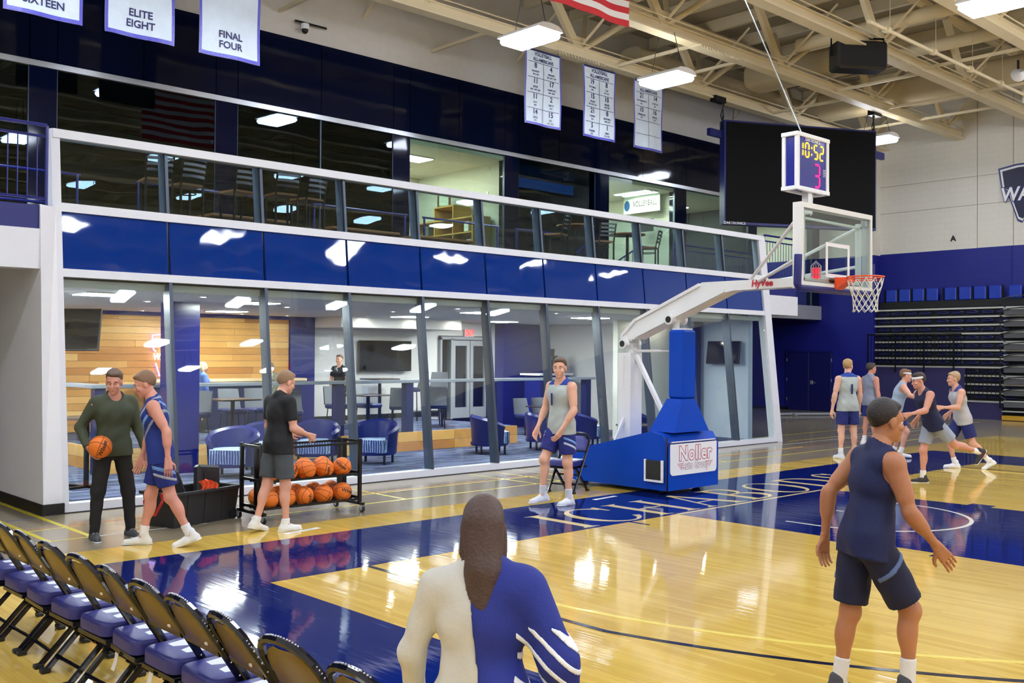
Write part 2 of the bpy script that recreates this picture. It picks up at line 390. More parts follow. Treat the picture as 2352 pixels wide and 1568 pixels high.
# ================================================================ hall walls
st(MB().bx(21.5, 22.1, 9.35, 15.8, 0, 12), 'wall_right', m_blockn) if False else None
wr = S('wall_right')
MB().bx(21.5, 22.3, 9.3, 15.6, 0, 5.62).build('navy_block_face', m_blockn, wr)
MB().bx(21.5, 22.3, 9.3, 15.6, 5.62, 12).build('white_block_face', m_blockw, wr)
MB().bx(22.0, 22.5, -34, 9.3, 0, 5.66).build('navy_block_face', m_blockn, wr)
MB().bx(22.0, 22.5, -34, 9.3, 5.66, 12).build('white_block_face', m_blockw, wr)
m_joint = M('wall_joint_grey', (172, 164, 150), .8)  # joint lines in a tone darker than the white block
for z in (7.1, 8.05): MB().bx(21.985, 22.01, -20, 9.3, z, z+.018).build('joint', m_joint, wr)
for y in (4.75, 5.9, -1, -2.1): MB().bx(21.985, 22.01, y-.012, y+.012, 5.66, 10.6).build('joint', m_joint, wr)
MB().bx(21.97, 22.05, 4.8, 5.86, 0, 5.66).build('pilaster', m_blockn, wr)
st(MB().bx(-19.4, -19.0, -34, 15.6, 0, 12), 'wall_left', M('left_wall_white', (236, 232, 224), .5))  # unseen wall, set nearer and whitened to bounce light
st(MB().bx(-25, 24, -34.3, -34, 0, 12), 'wall_front', m_blockw)
st(MB().bx(-25, 24, 15.6, 15.9, 0, 12), 'wall_back', m_navypaint)
st(MB().bx(-25, 24, -34.3, 15.9, 11.62, 11.9), 'ceiling', m_deck)
bb = MB().bx(21.44, 21.5, 9.35, 15.6, 0, .1); st(bb, 'baseboard_right', m_black)
# ---------------------------------------------------------------- navy double door under the gallery
d = S('door_1')
for y0, y1 in ((10.9, 11.795), (11.805, 12.7)): MB().bx(21.42, 21.47, y0, y1, .01, 2.16, .008).build('door_leaf', m_blockn if False else M('navy_door', (24, 26, 92), .35), d)
MB().bx(21.44, 21.5, 10.82, 12.78, 2.17, 2.25).build('door_frame', m_navypaint, d); MB().bx(21.44, 21.5, 10.82, 10.89, 0, 2.17).build('door_frame', m_navypaint, d); MB().bx(21.44, 21.5, 12.71, 12.78, 0, 2.17).build('door_frame', m_navypaint, d)
h = MB().bx(21.38, 21.42, 11.62, 11.72, .98, 1.12, .006); h.cyl((21.36, 11.67, 1.04), (21.36, 11.5, 1.04), .014); h.build('lever_handle', m_silver, d)
for y in (10.88, 12.72):
    for z in (.35, 1.08, 1.82): MB().bx(21.41, 21.44, y-.012, y+.012, z, z+.12).build('hinge', m_silver, d)
# ================================================================ roof steel
def truss(y, x0, x1, nodes, label, zc=9.4):
    t = T('roof_truss', label, 'truss', (0, y, zc))
    m = MB().bx(x0, x1, -.15, .15, -.06, -.02); m.bx(x0, x1, -.035, .035, -.02, .2); m.bx(x0, x1, -.1, .1, .2, .23); m.build('bottom_chord', m_beige, t)
    m = MB().bx(x0, x1, -.1, .1, 1.78, 1.82); m.bx(x0, x1, -.02, .02, 1.62, 1.78); m.build('top_chord', m_beige, t)
    for xn in nodes:
        g = MB().bx(xn-.22, xn+.22, -.012, .012, .12, .5); g.build('gusset_plate', m_beige, t)
        for dx, r in ((-1.25, .075), (2.45, .075)):
            w = MB()
            if dx < 0: w.bar((xn-.12, 0, .22), (xn+dx, 0, 1.7), .12, .22)
            else: w.cyl((xn+.12, 0, .22), (xn+dx, 0, 1.7), r, n=10)
            w.build('web_member', m_beige, t)
        MB().bar((xn+.16, .03, .25), (xn+1.5, 1.2, 1.7), .12, .03).build('web_member', m_beige, t)
        MB().bar((xn+.05, -.03, .3), (xn+.6, -1.25, 1.7), .05, .05).build('web_member', m_beige, t)
    MB().cyl((x0, -.09, .33), (x1, -.09, .33), .018, n=6).build('conduit', m_beige, t)
    return t
ND = [1.1+4.93*k for k in range(-3, 5)]
for y, lb in ((11.6, 'beige roof truss right along the top of the navy wall'), (9.1, 'beige roof truss from which the white banners hang'), (6.45, 'beige roof truss that carries the right end of the black video board'),
              (3.75, 'beige roof truss passing behind the black hanging loudspeaker'), (1.05, 'beige roof truss at the top right corner beside the cropped lamp')):
    truss(y, -19, 22.0 if y < 9.3 else 21.5, ND, lb)
for y in (-1.6, -4.3, -7.0, -9.7, -12.4, -15.1, -17.8, -20.5, -23.2, -26, -29): truss(y, -19, 22, ND[::2], 'beige roof truss of the hall outside the picture').__setitem__('group', 'roof trusses behind the camera')
# roof purlins between the trusses
rng = random.Random(3)
for k, x in enumerate([-18.2+1.75*i for i in range(23)]):
    o = MB().bx(x-.06, x+.06, -33, 11.4, 11.25, 11.29).bx(x-.015, x+.015, -33, 11.4, 11.29, 11.6).build('purlin', m_beige); tag(o, 'beige roof purlin running under the deck', 'beam', 'roof purlins')
for k, (x, y0, y1) in enumerate(((-1.0, 9.1, 11.6), (3.2, 9.1, 11.6), (7.4, 6.45, 9.1), (9.3, 6.45, 9.1), (13.6, 3.75, 6.45), (14.6, 6.45, 9.1), (13.2, 1.05, 3.75), (16.5, 1.05, 6.45), (18.6, 3.75, 9.1), (1.2, 3.75, 6.45))):
    o = MB().bar((x, y0, 9.45), (x, y1, 9.45), .07, .07).build('brace_bar', m_beige); tag(o, 'thin beige brace bar between the bottom chords of two trusses', 'beam', 'brace bars between trusses')
for k, (x, z, r) in enumerate(((11.5, 10.25, .17), (14.1, 10.25, .17))):
    o = MB().cyl((x, 0.5, z), (x, 6.3, z), r, n=14).build('roof_pipe', m_beige, smooth=True); tag(o, 'round beige pipe crossing the trusses, %s one from the wall' % ('farther' if k == 0 else 'nearer'), 'pipe')
def duct(name, label, pts, w, h):
    t = T(name, label, 'duct'); n = len(pts)
    for i in range(n-1):
        m = MB(); ring = []
        a, b = V(pts[i]), V(pts[i+1]); dd, sd, u = frame(a, b); P = []
        for p in (a, b):
            for k in range(20):
                an = 2*PI*k/20; cx = math.copysign(abs(math.cos(an))**.55, math.cos(an)); cy = math.copysign(abs(math.sin(an))**.55, math.sin(an))
                P.append(p+sd*cx*w/2+u*cy*h/2)
        m.add(P, [(k, (k+1) % 20, 20+(k+1) % 20, 20+k) for k in range(20)]+[tuple(range(20))[::-1], tuple(range(20, 40))])
        m.build('duct_section', m_duct, t, smooth=True)
    return t
duct('air_duct', 'large beige wrapped air duct running towards the right wall', [(17.6, 9.0, 10.1), (17.6, 5.2, 10.1), (17.6, 1.6, 10.1), (17.6, -8, 10.1)], .95, .85)
duct('air_duct', 'boxy beige wrapped duct elbow behind the black loudspeaker', [(13.4, 8.9, 10.2), (13.4, 6.9, 10.2), (13.4, 4.9, 10.2)], 1.1, .7)
duct('air_duct', 'beige duct above the navy wall behind the three banners', [(9.5, 10.4, 10.3), (12.6, 10.4, 10.3), (19, 10.4, 10.3)], .8, .75)
t = T('heater_pipe', 'slanting beige heater pipe with round couplings near the top right', 'pipe', (0, 2.6, 9.25))
MB().cyl((8.2, 0, 0), (17.2, 0, 0), .045, n=10).build('tube', m_beige, t, smooth=True)
for x in (9.0, 11.3, 13.4, 15.3): MB().cyl((x-.06, 0, 0), (x+.06, 0, 0), .085, n=14).build('coupling', m_beige, t); MB().cyl((x+.15, 0, 0), (x+.15, 0, 1.9), .008, n=5).build('hanger_chain', m_beige, t)
MB().bx(17.2, 17.55, -.15, .15, -.15, .2, .02).build('burner_box', m_white, t)
# strips of wire guards on the chords
for i, (x, y, lb) in enumerate(((5.9, 9.1, 'white serrated cable tray on the truss chord above the middle banner'), (8.0, 6.45, 'white serrated cable tray on the truss chord above the right lamp'), (11.9, 3.75, 'white serrated cable tray on the truss chord left of the loudspeaker'))):
    t = T('cable_tray', lb, 'cable tray', (x, y, 9.33))
    MB().bx(-.85, .85, -.2, .2, 0, .015).build('tray', m_beige, t)
    for k in range(16): MB().bar((-.8+k*.107, -.2, 0), (-.83+k*.107, -.27, -.09), .035, .012).build('tooth', m_beige, t)
# ---------------------------------------------------------------- LED high bays
def make_bay(loc, label, group=None):
    t = T('high_bay_light', label, 'ceiling light', loc, 0, group)
    m = MB(); P = []
    prof = [(-.35, .0), (-.33, .05), (-.22, .11), (0, .13), (.22, .11), (.33, .05), (.35, .0)]
    m.prism([(x, z) for x, z in prof], lambda x, z: (x, -.59, z), lambda x, z: (x, .59, z)); m.build('housing', m_white, t)
    MB().bx(-.33, .33, -.57, .57, -.13, .002, .05).build('diffuser', m_lens, t)
    for x in (-.1, .02): MB().bx(x, x+.08, -.5, .5, .12, .134).build('added_uplight', m_up, t)  # glowing strips added on top, out of sight, to brighten the ceiling
    for y in (-.45, .45): MB().cyl((0, y, .12), (0, y*.5, 1.0), .008, n=5).build('hanger_wire', m_black, t)
    return t
b0 = make_bay((1.8, 6.5, 8.4), 'glowing white high bay light above the left volleyball banner')
dup(b0, (6.17, 6.5, 8.4), label='glowing white high bay light above the right volleyball banner')
dup(b0, (6.4, -.75, 8.4), label='white high bay light cut off by the top right edge of the photo')
dup(b0, (17.25, 7.05, 8.75), label='white high bay light peeping out beside the right edge of the video board')
for k in range(9):
    for j, y in enumerate((6.5, -.75, -8, -15.2, -22.5, -29)):
        x = -15.73+4.38*k
        if x < -18.5: continue
        if (j == 0 and k >= 4) or (j == 1 and k == 5): continue
        dup(b0, (x, y, 8.4), label='white high bay light outside the picture, seen only in reflections', group='high bay lights outside the picture')
# ================================================================ glass pavilion front (leans back with height)
def fp(x, z, o=0.0): return (x, 5.13+.105*z-o, z)
g_clear = glass('clear_glass', (238, 245, 245)); g_dark = glass('unlit_window_glass', (84, 118, 124), 1.5, gtint=(205, 226, 236)); g_rail = glass('parapet_glass', (214, 224, 228), 1.5, gtint=(215, 228, 238))
g_green = glass('green_glass', (220, 232, 225), 1.5)
m_mull = M('mullion_grey', (74, 84, 98), .35, metal=.4); m_finl = M('mullion_light', (150, 165, 185), .35, metal=.3)
m_span = M('blue_spandrel_glass', (0, 48, 132), .03, var=.05, scale=.6, bump=.012, bscale=.9, spec=.3)
def fbox(x0, x1, z0, z1, o0, o1): return MB().hexa([fp(x0, z0, o1), fp(x1, z0, o1), fp(x1, z0, o0), fp(x0, z0, o0), fp(x0, z1, o1), fp(x1, z1, o1), fp(x1, z1, o0), fp(x0, z1, o0)])
XM = [-7.58+1.4672*i for i in range(12)]
w1 = S('window_1'); w2 = S('window_2'); tr = S('trim_1')
for i in range(11):
    a, b = XM[i]+.02, XM[i+1]-.02
    fbox(a, b, .10, 3.0, -.012, .012).build('pane', g_clear, w1)
    fbox(a, b, 3.94, 4.80, -.012, .012).build('pane', g_rail, w2)
    fbox(a+.0, b-.0, 3.085, 3.835, -.05, .012).build('spandrel_panel', m_span, tr)
for i in range(1, 11):
    fbox(XM[i]-.025, XM[i]+.025, .10, 3.0, -.16, .035).build('mullion', m_mull, w1)
    fbox(XM[i]-.022, XM[i]+.022, 3.94, 4.80, -.17, .03).build('mullion', m_mull, w2)
    fbox(XM[i]-.034, XM[i]-.022, 3.94, 4.80, -.17, -.02).build('mullion_cover', m_finl, w2)
for z0, z1, p in ((0.0, .115, .06), (2.985, 3.09, .05), (3.83, 3.945, .05), (4.79, 4.905, .08)): fbox(-7.64, 8.62, z0, z1, -.12, p).build('rail', m_alu, tr)
fbox(-7.66, -7.55, 0, 4.905, -.12, .055).build('post', m_alu, tr); fbox(8.55, 8.82, 0, 4.9, -.14, .058).build('post', m_alu, tr)
fbox(-7.62, 8.6, -.001, .012, -.06, .066).build('black_gasket', m_black, tr)
MB().bx(-7.6, 8.6, 5.56, 8.2, 3.06, 3.84).build('floor_edge', m_grey, tr)
# left return wall with its pilaster
wl = S('wall_pavilion_left')
m_wl = M('pavilion_white', (238, 238, 242), .5, var=.02)
MB().hexa([(-7.87, 5.05, 0), (-7.63, 5.07, 0), (-7.63, 11.4, 0), (-7.87, 11.4, 0), (-7.87, 5.30, 3.87), (-7.63, 5.46, 3.87), (-7.63, 11.4, 3.87), (-7.87, 11.4, 3.87)]).build('return_wall', m_wl, wl)
MB().bx(-7.885, -7.62, 5.035, 11.4, 0, .135).build('baseboard', m_black, wl)
o = st(MB().bx(8.62, 8.8, 5.9, 8.6, 0, 3.06), 'wall_pavilion_right', M('pavilion_blue_white', (196, 208, 224), .5, var=.02))
# galleries either side
gl = S('trim_2')
MB().bx(-19, -7.87, 5.29, 5.6, 3.06, 3.56).build('beam', m_alu, gl); MB().bx(-19, -7.87, 5.36, 11.4, 3.45, 3.83).build('gallery_slab', m_wl, gl)
MB().bx(-19, -7.86, 5.33, 5.36, 3.56, 3.86).build('fascia', m_navypaint, gl)
MB().bx(8.82, 10.26, 5.55, 5.7, 3.03, 3.5).build('beam', m_alu, gl); MB().bx(8.82, 10.26, 5.7, 11.4, 3.4, 3.83).build('gallery_slab', m_wl, gl); MB().bx(8.82, 10.26, 5.6, 5.7, 3.5, 3.84).build('fascia', m_navypaint, gl)
MB().bx(10.16, 10.26, 5.7, 11.4, 3.03, 3.5).build('beam', m_alu, gl)
st(MB().bx(-7.63, 8.82, 5.57, 11.44, 3.66, 3.86), 'floor_terrace', M('terrace_floor', (60, 62, 70), .5, var=.15))
m_rail = M('blue_rail_paint', (24, 34, 112), .25)
def railing(label, a, b, z0, ht=1.05, n=None, posts=2, double=True):
    t = T('railing', label, 'railing', (0, 0, 0))
    a = V((*a, z0)); b = V((*b, z0)); up = V((0, 0, 1)); L_ = (b-a).length
    for z, r in ((ht, .024), (ht-.14, .018), (.1, .018)):
        if not double and z == ht-.14: continue
        MB().tube([a+up*z, b+up*z], r, 8).build('rail', m_rail, t, smooth=True)
    for k in range(posts): p = a.lerp(b, k/(posts-1)); MB().cyl(p, p+up*ht, .022, n=8).build('post', m_rail, t)
    n = int(L_/.115) if n is None else n
    for k in range(1, n): p = a.lerp(b, k/n); MB().cyl(p+up*.1, p+up*(ht-.14 if double else ht), .008, n=5).build('baluster', m_rail, t)
    return t
railing('blue metal railing on the gallery left of the glass pavilion', (-12.5, 5.42), (-7.76, 5.42), 3.86, 1.03, posts=5)
railing('blue metal railing on the short gallery right of the pavilion', (8.86, 5.62), (10.2, 5.62), 3.84, 1.1, posts=2)
railing('blue metal railing farther back on the right gallery', (8.9, 8.4), (13.0, 8.4), 3.84, 1.1, posts=3)
for x0, x1, lb in ((-7.5, -6.2, 'at the left end of the terrace'), (-5.3, -2.9, 'behind the five ladder-back stools'), (-1.9, .35, 'left of the lit office window'), (.75, 2.9, 'in front of the lit office window'), (3.4, 4.6, 'below the dark window right of the lit office')):
    t = T('handrail', 'plain blue handrail on the upper terrace %s' % lb, 'railing', (0, 8.6, 3.86))
    for z in (1.0, .5): MB().cyl((x0, 0, z), (x1, 0, z), .022, n=8).build('rail', m_rail, t)
    for x in (x0+.05, x1-.05): MB().cyl((x, 0, 0), (x, 0, 1.0), .022, n=8).build('post', m_rail, t)
for k, (xa, xb, lb) in enumerate(((5.1, 6.3, 'stairs behind the round high table'), (6.6, 8.2, 'stairs at the right end of the terrace'))):
    t = T('stair_rail', 'sloping blue rail of the %s' % lb, 'railing', (0, 8.6, 3.86))
    for z in (.95, .2): MB().tube([(xa, 0, z-.6), (xb-.4, 0, z), (xb, 0, z)], .022, 8).build('rail', m_rail, t)
    for j in range(9): f = j/8; MB().cyl((xa+(xb-.4-xa)*f, 0, max(.0, -.4+.6*f)), (xa+(xb-.4-xa)*f, 0, .35+.6*f), .009, n=5).build('baluster', m_rail, t)
# ================================================================ upper wall with office windows
uw = S('wall_upper'); Y = 11.45
CX = [(-19, -18.5), (-16.6, -16.1), (-13.4, -12.9), (-10.2, -9.7), (-6.12, -5.63), (-2.47, -1.98), (2.06, 2.55), (5.67, 6.17), (9.2, 9.78), (12.88, 13.45), (16.9, 17.4), (21.0, 21.5)]
MB().bx(-19, 21.5, Y, Y+.3, 8.93, 11.6).build('white_band', M('upper_band', (212, 206, 196), .6), uw)
MB().bx(-19, 21.5, Y-.07, Y+.2, 7.24, 7.345).build('silver_strip', m_silver, uw)
MB().bx(-19, 21.5, Y-.12, Y+.3, 3.36, 3.86).build('slab_edge', m_grey, uw)
xs = sorted([c for p in CX for c in p]+[.06, -4.0, 4.1, 7.7, 11.3]); xs = [x for x in xs if -19 <= x <= 21.5]
for a, b in zip(xs[:-1], xs[1:]):
    MB().bx(a+.008, b-.008, Y-.03, Y+.1, 7.345, 8.93).build('navy_panel', m_navygloss, uw)
w3 = S('window_3')
for i, (a, b) in enumerate(CX): MB().bx(a, b, Y-.03, Y+.2, 3.86, 7.25).build('column_panel', m_navygloss, uw)
for (a, b), (c, d_) in zip(CX[:-1], CX[1:]):
    mid = [b, c]
    if b == -1.98: mid = [b, .06, c]
    lit = b in (2.55, 9.78, 13.45, 17.4)
    for p, q in zip(mid[:-1], mid[1:]): MB().bx(p+.01, q-.01, Y, Y+.015, 3.86, 7.25).build('pane', g_green if lit else g_dark, w3)  # unlit rooms get darker panes, their shade put into the glass tint
    for x in mid: MB().bx(x-.012, x+.012, Y-.02, Y+.05, 3.86, 7.25).build('joint', m_mull, w3)
MB().bx(.04, .09, Y, Y+.12, 3.86, 7.25).build('fin', m_finl, w3)
# office rooms
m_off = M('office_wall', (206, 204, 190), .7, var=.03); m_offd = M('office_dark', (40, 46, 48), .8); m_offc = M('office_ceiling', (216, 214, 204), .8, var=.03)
rm = S('wall_offices')
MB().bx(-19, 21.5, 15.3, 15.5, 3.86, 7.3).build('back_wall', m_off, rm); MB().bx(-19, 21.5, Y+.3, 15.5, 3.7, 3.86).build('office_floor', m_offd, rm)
MB().bx(-19, 21.5, Y+.02, 15.5, 7.12, 7.22).build('office_ceiling', m_offc, rm)
for (a, b) in CX[1:-1]: MB().bx((a+b)/2-.08, (a+b)/2+.08, Y+.2, 15.3, 3.86, 7.12).build('partition', m_off if a in (5.67, 2.06, 9.2, 12.88) else m_offd, rm)  # partitions of unlit rooms are coloured dark for their shade
MB().bx(6.2, 9.1, 12.2, 12.25, 6.66, 6.92).build('blue_emissive_band', lamp_mat('office_blue', (40, 110, 200), 1.6), rm)  # blue emissive strip added behind the dark pane
MB().bx(-1.9, 1.9, 12.6, 12.7, 3.86, 7.1).build('unlit_room_wall', m_offd, rm); MB().bx(-5.5, -2.6, 12.4, 12.5, 3.86, 7.1).build('unlit_room_wall', m_offd, rm); MB().bx(6.3, 9.1, 14.2, 14.3, 3.86, 6.4).build('unlit_room_wall', m_offd, rm)  # shade of the unlit rooms put into dark wall colour
m_olens = lamp_mat('office_lens', (255, 255, 246), 40.0)
def panel_light(label, x, y, z, sx, sy, ml, rz=0.0):
    t = T('panel_light', label, 'ceiling light', (x, y, z), rz)
    MB().bx(-sx/2-.03, sx/2+.03, -sy/2-.03, sy/2+.03, -.02, .03).build('frame', m_white, t); MB().bx(-sx/2, sx/2, -sy/2, sy/2, -.028, -.018).build('diffuser', ml, t); return t
panel_light('white ceiling light in the office with the bookcase', 3.6, 12.9, 7.11, 1.2, .6, m_olens); panel_light('square ceiling light deeper in the bookcase office', 4.2, 14.3, 7.11, .6, .6, m_olens)
panel_light('white ceiling light at the left of the volleyball office', 10.4, 13.6, 7.11, 1.2, .6, m_olens)
for x in (11.95, 12.35): panel_light('long slim ceiling tube light over the volleyball poster, %s of two' % ('left' if x < 12.1 else 'right'), x, 12.4, 7.1, .16, 1.3, m_olens)
panel_light('ceiling light in the room behind the video board', 15.2, 13.4, 7.11, 1.2, .6, m_olens); panel_light('ceiling light in the far right room beside the corner', 19.2, 13.4, 7.11, 1.2, .6, m_olens)
F = FR((12.79, 12.68, 6.86), (0, -1, 0), (0, 0, 1))
t = T('wall_poster', 'white volleyball poster with a blue ball on the office side wall', 'poster')
MB().bx(-.74, .74, -.28, .27, 0, .02, T=F).build('sheet', M('poster_white', (214, 226, 218), .5), t)
text_mb('VOLLEYBALL', .26, F @ Matrix.Translation((.14, .0, .024)), .02, sx=.66).build('lettering', m_black, t)
MB().ball((0, 0, 0), (.12, .17, .004), 16, 8).xf(F @ Matrix.Translation((-.6, -.02, .022))).build('ball_print', M('print_blue', (30, 80, 130), .5), t)
o = MB().bx(-.3, .3, -.2, .2, 0, .02, T=FR((12.79, 12.5, 6.15), (0, -1, 0), (0, 0, 1))).build('picture_frame', m_black); tag(o, 'small dark picture below the volleyball poster', 'picture')
# bookcase of the first office stands along its right partition
m_oak = M('oak_shelf', (196, 150, 72), .45, var=.12, scale=9)
t = T('bookcase', 'light oak bookcase against the right side wall of the lit office', 'bookcase', (5.45, 13.3, 4.15))
for y in (-1.2, -.4, .4, 1.2): MB().bx(-.32, .32, y-.02, y+.02, 0, 1.55 if abs(y) > 1 else 1.85, .004).build('upright', m_oak, t)
for z in (.05, .6, 1.1, 1.5): MB().bx(-.32, .32, -1.2, 1.2, z-.02, z+.02, .004).build('shelf', m_oak, t)
MB().bx(-.32, .32, -.42, .42, 1.85, 1.89, .004).build('shelf', m_oak, t); MB().bx(.3, .32, -1.2, 1.2, 0, 1.5).build('back_board', m_oak, t)
for k, (y, z, c, hh) in enumerate(((-1.0, .62, (170, 170, 160), .3), (-.75, .62, (60, 90, 80), .26), (-.15, .62, (210, 210, 200), .34), (.2, .62, (70, 60, 50), .24), (.7, .62, (150, 60, 50), .28), (1.0, .62, (40, 70, 110), .3), (-.9, 1.12, (230, 230, 220), .28), (.8, 1.12, (90, 90, 90), .3))):
    o = MB().bx(5.18, 5.4, 13.3+y-.09, 13.3+y+.09, 4.15+z+.02, 4.15+z+hh, .004).build('file_box', M('file_%d' % k, c, .6)); tag(o, 'small %s file box on the office bookcase, %s shelf, number %s from the window' % (('grey', 'dark green', 'white', 'brown', 'red', 'blue', 'cream', 'slate')[k], 'middle' if z < 1 else 'upper', ('one', 'two', 'three', 'four', 'five', 'six', 'one', 'two')[k]), 'box')
t = T('photo_frame', 'brown wooden photo frame standing on top of the bookcase', 'picture', (5.3, 13.5, 6.04), -1.2)
for a in ((-.2, .2, 0, .04, 0, .05), (-.2, .2, 0, .04, .42, .47), (-.2, -.15, 0, .04, 0, .47), (.15, .2, 0, .04, 0, .47)): MB().bx(*a).build('frame_side', M('walnut', (92, 54, 30), .4), t)
MB().bx(-.16, .16, .01, .02, .04, .43).build('photo', M('photo_print', (180, 190, 170), .4), t)
for y in (12.35, 12.0): o = MB().bx(5.565, 5.59, y-.04, y+.04, 6.2, 6.34).build('wall_switch', m_white); tag(o, 'white wall switch in the lit office, %s the window' % ('nearer' if y < 12.2 else 'farther from'), 'switch')
# ================================================================ lounge behind the glass
m_carpet = None
def carpet():
    m = bpy.data.materials.new('carpet'); m.use_nodes = True; nt = m.node_tree; N = nt.nodes; L = nt.links; b = N['Principled BSDF']
    tc = N.new('ShaderNodeTexCoord'); br = N.new('ShaderNodeTexBrick'); br.inputs['Scale'].default_value = 1; br.inputs['Brick Width'].default_value = .55; br.inputs['Row Height'].default_value = .12
    br.inputs['Mortar Size'].default_value = 0; br.offset = .43; L.new(tc.outputs['Object'], br.inputs['Vector'])
    br.inputs['Color1'].default_value = lin((26, 34, 72)); br.inputs['Color2'].default_value = lin((112, 124, 160))
    nz = N.new('ShaderNodeTexNoise'); nz.inputs['Scale'].default_value = 6; mp = N.new('ShaderNodeMapping'); mp.inputs['Scale'].default_value = (.5, 3, 1); L.new(tc.outputs['Object'], mp.inputs[0]); L.new(mp.outputs[0], nz.inputs['Vector'])
    mx = N.new('ShaderNodeMix'); mx.data_type = 'RGBA'; mx.blend_type = 'MULTIPLY'; mx.inputs['Factor'].default_value = .6; L.new(br.outputs['Color'], mx.inputs['A']); L.new(nz.outputs['Color'], mx.inputs['B'])
    L.new(mx.outputs['Result'], b.inputs['Base Color']); b.inputs['Roughness'].default_value = .95; MATS['carpet'] = m; return m
m_carpet = carpet()
st(MB().bx(-7.62, 8.62, 5.22, 12.6, 0, .012), 'floor_lounge', m_carpet)
pl = S('floor_platform')
m_plank = [M('plank_%d' % i, c, .4, var=.16, scale=3) for i, c in enumerate(((214, 164, 92), (196, 142, 74), (224, 180, 112), (182, 122, 60), (206, 152, 84)))]
MB().bx(-5.65, 3.6, 8.72, 12.6, .012, .40).build('platform', m_carpet, pl)
for j, (z0, z1) in enumerate(((.012, .2), (.205, .405))):
    for i in range(5): MB().bx(-5.66+1.85*i+.002, -5.66+1.85*(i+1)-.002, 8.69, 8.72, z0, z1, .003).build('plank', m_plank[(i+2*j) % 5], pl)
    for i in range(2): MB().bx(-5.69, -5.65, 8.7+1.95*i, 8.7+1.95*(i+1)-.004, z0, z1, .003).build('plank', m_plank[(i+j+1) % 5], pl)
st(MB().bx(-7.62, 8.62, 5.55, 12.9, 2.86, 2.96), 'ceiling_lounge', M('lounge_ceiling', (206, 206, 204), .8, var=.02))
lw = S('wall_lounge')
MB().bx(-7.62, -3.0, 12.62, 12.75, 0, 2.9).build('wall_face', m_lgrey, lw)
MB().bx(-.03, .62, 12.5, 12.75, 0, 2.86).build('navy_wall', m_navypaint, lw); MB().bx(.62, 4.42, 12.6, 12.75, 0, 2.86).build('wall_face', m_lgrey, lw)
MB().bx(4.42, 6.3, 12.6, 12.75, 2.5, 2.86).build('wall_face', m_lgrey, lw); MB().bx(6.12, 8.8, 12.6, 12.75, 0, 2.86).build('wall_face', m_lgrey, lw)
MB().bx(.62, 4.42, 12.57, 12.6, .40, .52).build('baseboard', m_black, lw); MB().bx(6.42, 8.1, 12.25, 12.6, 0, 2.86).build('navy_wall', m_navypaint, lw)
MB().bx(6.25, 8.62, 8.0, 8.15, 0, 2.86).build('wall_face', M('lounge_cream', (214, 214, 206), .6, var=.02), lw); MB().bx(6.25, 8.62, 7.97, 8.0, 0, .13).build('baseboard', m_black, lw)
MB().bx(8.3, 8.75, 8.15, 12.6, 0, 2.86).build('wall_face', m_lgrey, lw); MB().bx(.62, 4.2, 11.4, 12.6, 2.62, 2.86).build('soffit', m_lgrey, lw)
# feature wall of separate boards
pw = S('wall_planks'); rng = random.Random(11); z = .42; r = 0
while z < 2.8:
    x = -7.55; hh = .142
    while x < -.05:
        L_ = rng.uniform(1.1, 2.7); x1 = min(-.04, x+L_)
        if x1 > -.5: x1 = -.04
        MB().bx(x+.002, x1-.002, 12.55+rng.uniform(0, .008), 12.62, z+.003, z+hh-.003).build('plank', rng.choice(m_plank), pw); x = x1
    z += hh; r += 1
MB().bx(-7.6, -.03, 12.5, 12.62, 2.78, 2.86).build('top_rail', m_navypaint, pw)
# lounge column
cl = S('trim_3'); MB().bx(-4.89, -4.41, 8.02, 8.5, 0, 2.88, .01).build('column', M('column_blue', (14, 22, 92), .2), cl); MB().bx(8.2, 8.5, 7.2, 7.5, 0, 2.88, .01).build('column', MATS['column_blue'], cl)
# ceiling lights of the lounge
m_pl = lamp_mat('lounge_lens', (255, 252, 246), ROOM); m_dl = lamp_mat('downlight_lens', (255, 244, 226), DOWN)
for k, (x, y) in enumerate(((-6.6, 6.6), (-3.9, 7.1), (-6.7, 9.6), (-2.6, 10.6), (1.5, 10.0), (1.0, 7.0), (4.4, 7.2), (5.0, 10.8))):
    panel_light('flat square ceiling panel of the lounge, %s' % ('left end by the glass', 'above the blue armchairs left of the rack', 'left rear by the wood wall', 'above the grey dining chairs', 'above the bar stools', 'above the middle armchairs', 'above the right armchairs', 'by the exit door')[k], x, y, 2.86, .6, .6, m_pl)
def down(x, y, k, lb):
    t = T('downlight', lb, 'ceiling light', (x, y, 2.86)); MB().lathe([(.045, -.004), (.075, -.008), (.08, 0), (.045, 0)], n=14).build('ring', m_white, t)
    MB().cyl((0, 0, -.004), (0, 0, 0), .062, n=14).build('lens', m_dl, t); return t
for k in range(7): down(-7.0+1.1*k, 12.05, k, 'small round downlight washing the wood plank wall, number %s from the left' % ('one', 'two', 'three', 'four', 'five', 'six', 'seven')[k])
n = 0
for y in (6.3, 8.3):
    for x in (-5.2, -2.6, -.2, 2.4, 5.6, 7.4): n += 1; down(x, y, 0, 'small round downlight in the grey lounge ceiling').__setitem__('group', 'downlights in the lounge ceiling')
for x in (6.8, 7.7): down(x, 7.7, 0, 'small round downlight grazing the cream wall, %s of two' % ('left' if x < 7 else 'right'))
for x in (1.2, 2.6, 3.9): down(x, 11.2, 0, 'small round downlight in front of the wall screen, %s of three' % ('left', 'middle', 'right')[int((x-1.2)/1.3)])
